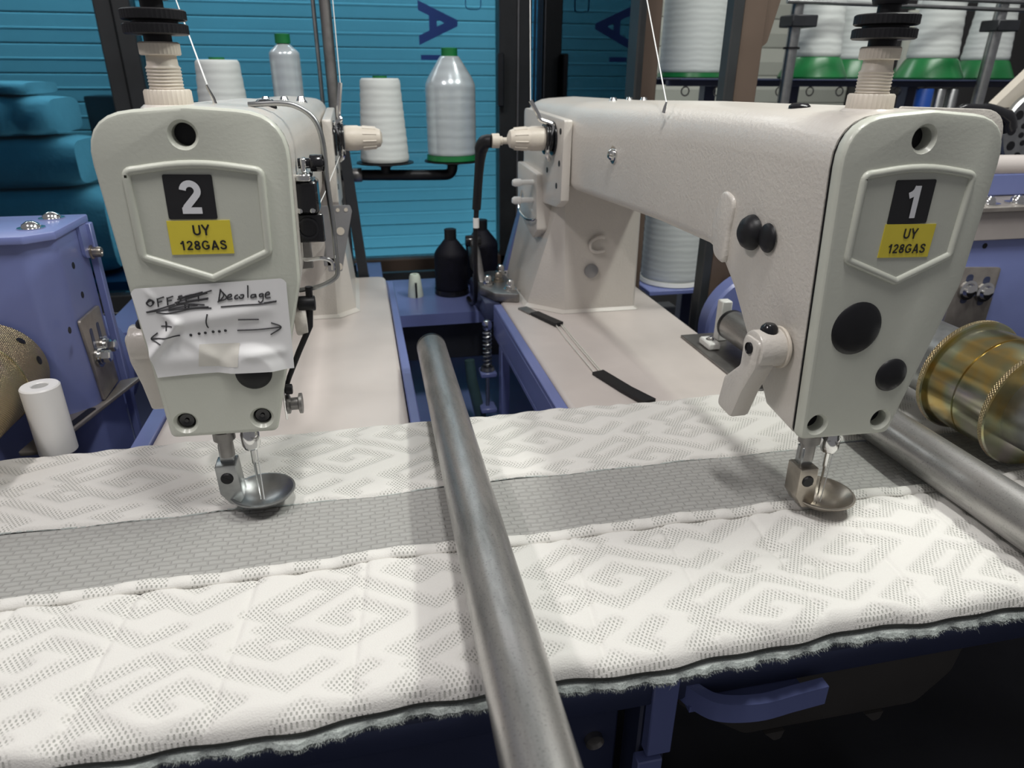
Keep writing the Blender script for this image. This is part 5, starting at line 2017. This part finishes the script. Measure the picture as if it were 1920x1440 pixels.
rack_cone((1.012, 1.52, 0.3437), 'green-footed thread cone just right of the left silver pole')
rack_cone((1.310, 1.515, 0.3437), 'green-footed thread cone just right of the black knob of machine one')
rack_cone((1.235, 1.70, 0.3437), 'green-footed thread cone at the back behind the black knob')
rack_cone((1.565, 1.63, 0.3437), 'green-footed thread cone farthest right on the rack')
rack_cone((1.505, 1.77, 0.3437), 'green-footed thread cone in the back row behind the right silver pole')
bottle_spool('wide white thread spool on a thin green foot between the brown posts', (0.800, 1.70, 0.3437), 0.073, 0.30, 0.26, 'cone_thread', 'green_plastic', 'green_plastic', 'wide spools on the rack', 0.012, 0.3)
for (x, y, h, r, lab) in ((1.125, 1.72, 0.19, 0.03, 'narrow cream tube standing between the green-footed cones'), (0.955, 1.76, 0.19, 0.034, 'narrow cream tube standing behind the left silver pole'), (1.42, 1.735, 0.16, 0.016, 'thin pale tube at the back of the rack')):
    bm = NB()
    lathe(bm, [(0, 0), (r, 0), (r, h), (r * 0.8, h), (r * 0.8, h - 0.02), (0, h - 0.02)], (x, y, 0.3437), 'Z', 28)
    tag(obj('cardboard_tube', bm, 'slat_grey'), lab, 'tube')
# carriage standing below the rack shelf
for (x, r, m_, lab) in ((1.285, 0.018, 'letter_blue', 'blue upright tube below the rack shelf'), (1.325, 0.012, 'steel', 'left of two grey upright rods below the rack shelf'), (1.360, 0.012, 'steel', 'right of two grey upright rods below the rack shelf')):
    bm = NB()
    cyl(bm, (x - 0.02, 1.46, -0.9), r, 1.225, 'Z', 18, 0.002)
    lathe(bm, [(r, 0.21), (r * 1.25, 0.215), (r * 1.25, 0.235), (r, 0.24), (r, 0.21)], (x - 0.02, 1.46, 0.0), 'Z', 18)
    tag(obj('upright_tube', bm, m_), lab, 'tube')

bm = NB()
box(bm, 0.63, 0.8785, 1.43, 1.5995, -0.115, -0.105, 0.001, 1)
obj('lower_shelf', bm, 'blue_paint', rk)
bottle_spool('wide white thread spool on the lower rack shelf, seen under the arm of machine one', (0.720, 1.515, -0.1048), 0.074, 0.30, 0.26, 'cone_thread', 'white_plastic', 'green_plastic', 'wide spools on the rack', 0.012, 0.3)
# perforated disc unit behind the right housing
du = thing('disc_unit', 'grey perforated disc with black lever and casting at the far right', 'machine unit', (1.18, 1.15, -0.9))
bm = NB()
lathe(bm, [(0, 0), (0.066, 0), (0.070, 0.004), (0.070, 0.012), (0, 0.012)], (1.205, 1.10, 0.262), 'Y', 48)
ds = obj('disc', bm, 'steel', du)
for k in range(12):
    a = k * PI / 6
    bm = NB()
    cyl(bm, (1.205 + 0.052 * math.cos(a), 1.0996, 0.262 + 0.052 * math.sin(a)), 0.0080, 0.0006, '-Y', 18)
    obj('disc_hole', bm, 'black_plastic', ds)
for k in range(12):
    a = k * PI / 6 + 0.26
    bm = NB()
    cyl(bm, (1.205 + 0.030 * math.cos(a), 1.0996, 0.262 + 0.030 * math.sin(a)), 0.0050, 0.0006, '-Y', 16)
    obj('disc_hole', bm, 'black_plastic', ds)
bm = NB()
tube(bm, smooth_path([(0.965, 1.05, 0.296), (0.99, 1.05, 0.300), (1.035, 1.05, 0.2985), (1.078, 1.05, 0.288), (1.092, 1.05, 0.268)], 6), [0.006] * 6 + [0.009] * 6 + [0.012] * 6 + [0.014] * 7, 16)
obj('lever', bm, 'black_gloss', du)
bm = NB()
lathe(bm, [(0, 0), (0.045, 0), (0.05, 0.01), (0.045, 0.06), (0.03, 0.075), (0, 0.075)], (1.10, 1.17, 0.225), '-Y', 28)
box(bm, 1.05, 1.30, 1.13, 1.19, -0.9, 0.22, 0.01)
obj('casting', bm, 'slat_grey', du)
bm = NB()
box(bm, 1.06, 1.09, 1.08, 1.0999, 0.215, 0.238, 0.004)
obj('lug', bm, 'steel', du)
bm = NB()
rings = [[(1.12, 1.12, 0.30), (1.17, 1.12, 0.30), (1.17, 1.14, 0.30), (1.12, 1.14, 0.30)], [(1.19, 1.12, 0.37), (1.26, 1.12, 0.37), (1.26, 1.14, 0.37), (1.19, 1.14, 0.37)]]
loft(bm, rings)
obj('arm', bm, 'ivory_plastic', du)

tg = NB()
tube(tg, [(0.3160, 0.722, 0.314), (0.3163, 0.721, 0.319), (0.3170, 0.720, 0.3245)], [0.0026, 0.0022, 0.0012], 8)
obj('top_hook', tg, 'chrome', m1)
# small plate standing up behind machine 1's head
bm = NB()
prism(bm, fillet([(0.440, 0.230, 0.004), (0.5470, 0.230, 0.004), (0.5480, 0.3245, 0.026), (0.440, 0.3275, 0.002)], 8), 0.530, 0.533, 0.0008)
tag_o = obj('back_shield', bm, 'cream_paint', m1)

# ------------------------------------------------------------------ hanging threads
def thread(pts, label, r=0.0007):
    bm = NB()
    tube(bm, pts, r, 5)
    return tag(obj('sewing_thread', bm, 'thread_white'), label, 'thread', 'loose white threads')


thread([(-0.1072, 0.600, 0.341), (-0.1784, 0.90, 0.4203), (-0.3440, 1.60, 0.605)], 'white thread slanting past the regulator knob of machine two')
thread([(xo2 + 0.016, 1.079, 0.3375), (xo2 + 0.0145, 1.079, 1.05)], 'white thread rising straight from the check spring of machine two')
thread([(xo1 - 0.037, 1.034, 0.3155), (xo1 - 0.049, 1.052, 1.05)], 'white thread rising straight from the check spring of machine one')
thread([(0.3165, 0.720, 0.324), (0.3583, 0.90, 0.4329), (0.4325, 1.22, 0.627)], 'white thread slanting down to the arm of machine one')
thread([(-0.0265, 1.075, 0.240), (-0.042, 0.85, 0.222), (-0.0500, 0.60, 0.2250)], 'white thread slack along the right side of machine two', 0.0005)
thread([(0.3795, 0.4465, 0.060), (0.3775, 0.4473, 0.004)], 'white thread beside the needle of machine one', 0.0005)
thread([(-0.1055, 0.549, 0.060), (-0.1065, 0.5498, 0.004)], 'white thread beside the needle of machine two', 0.0005)
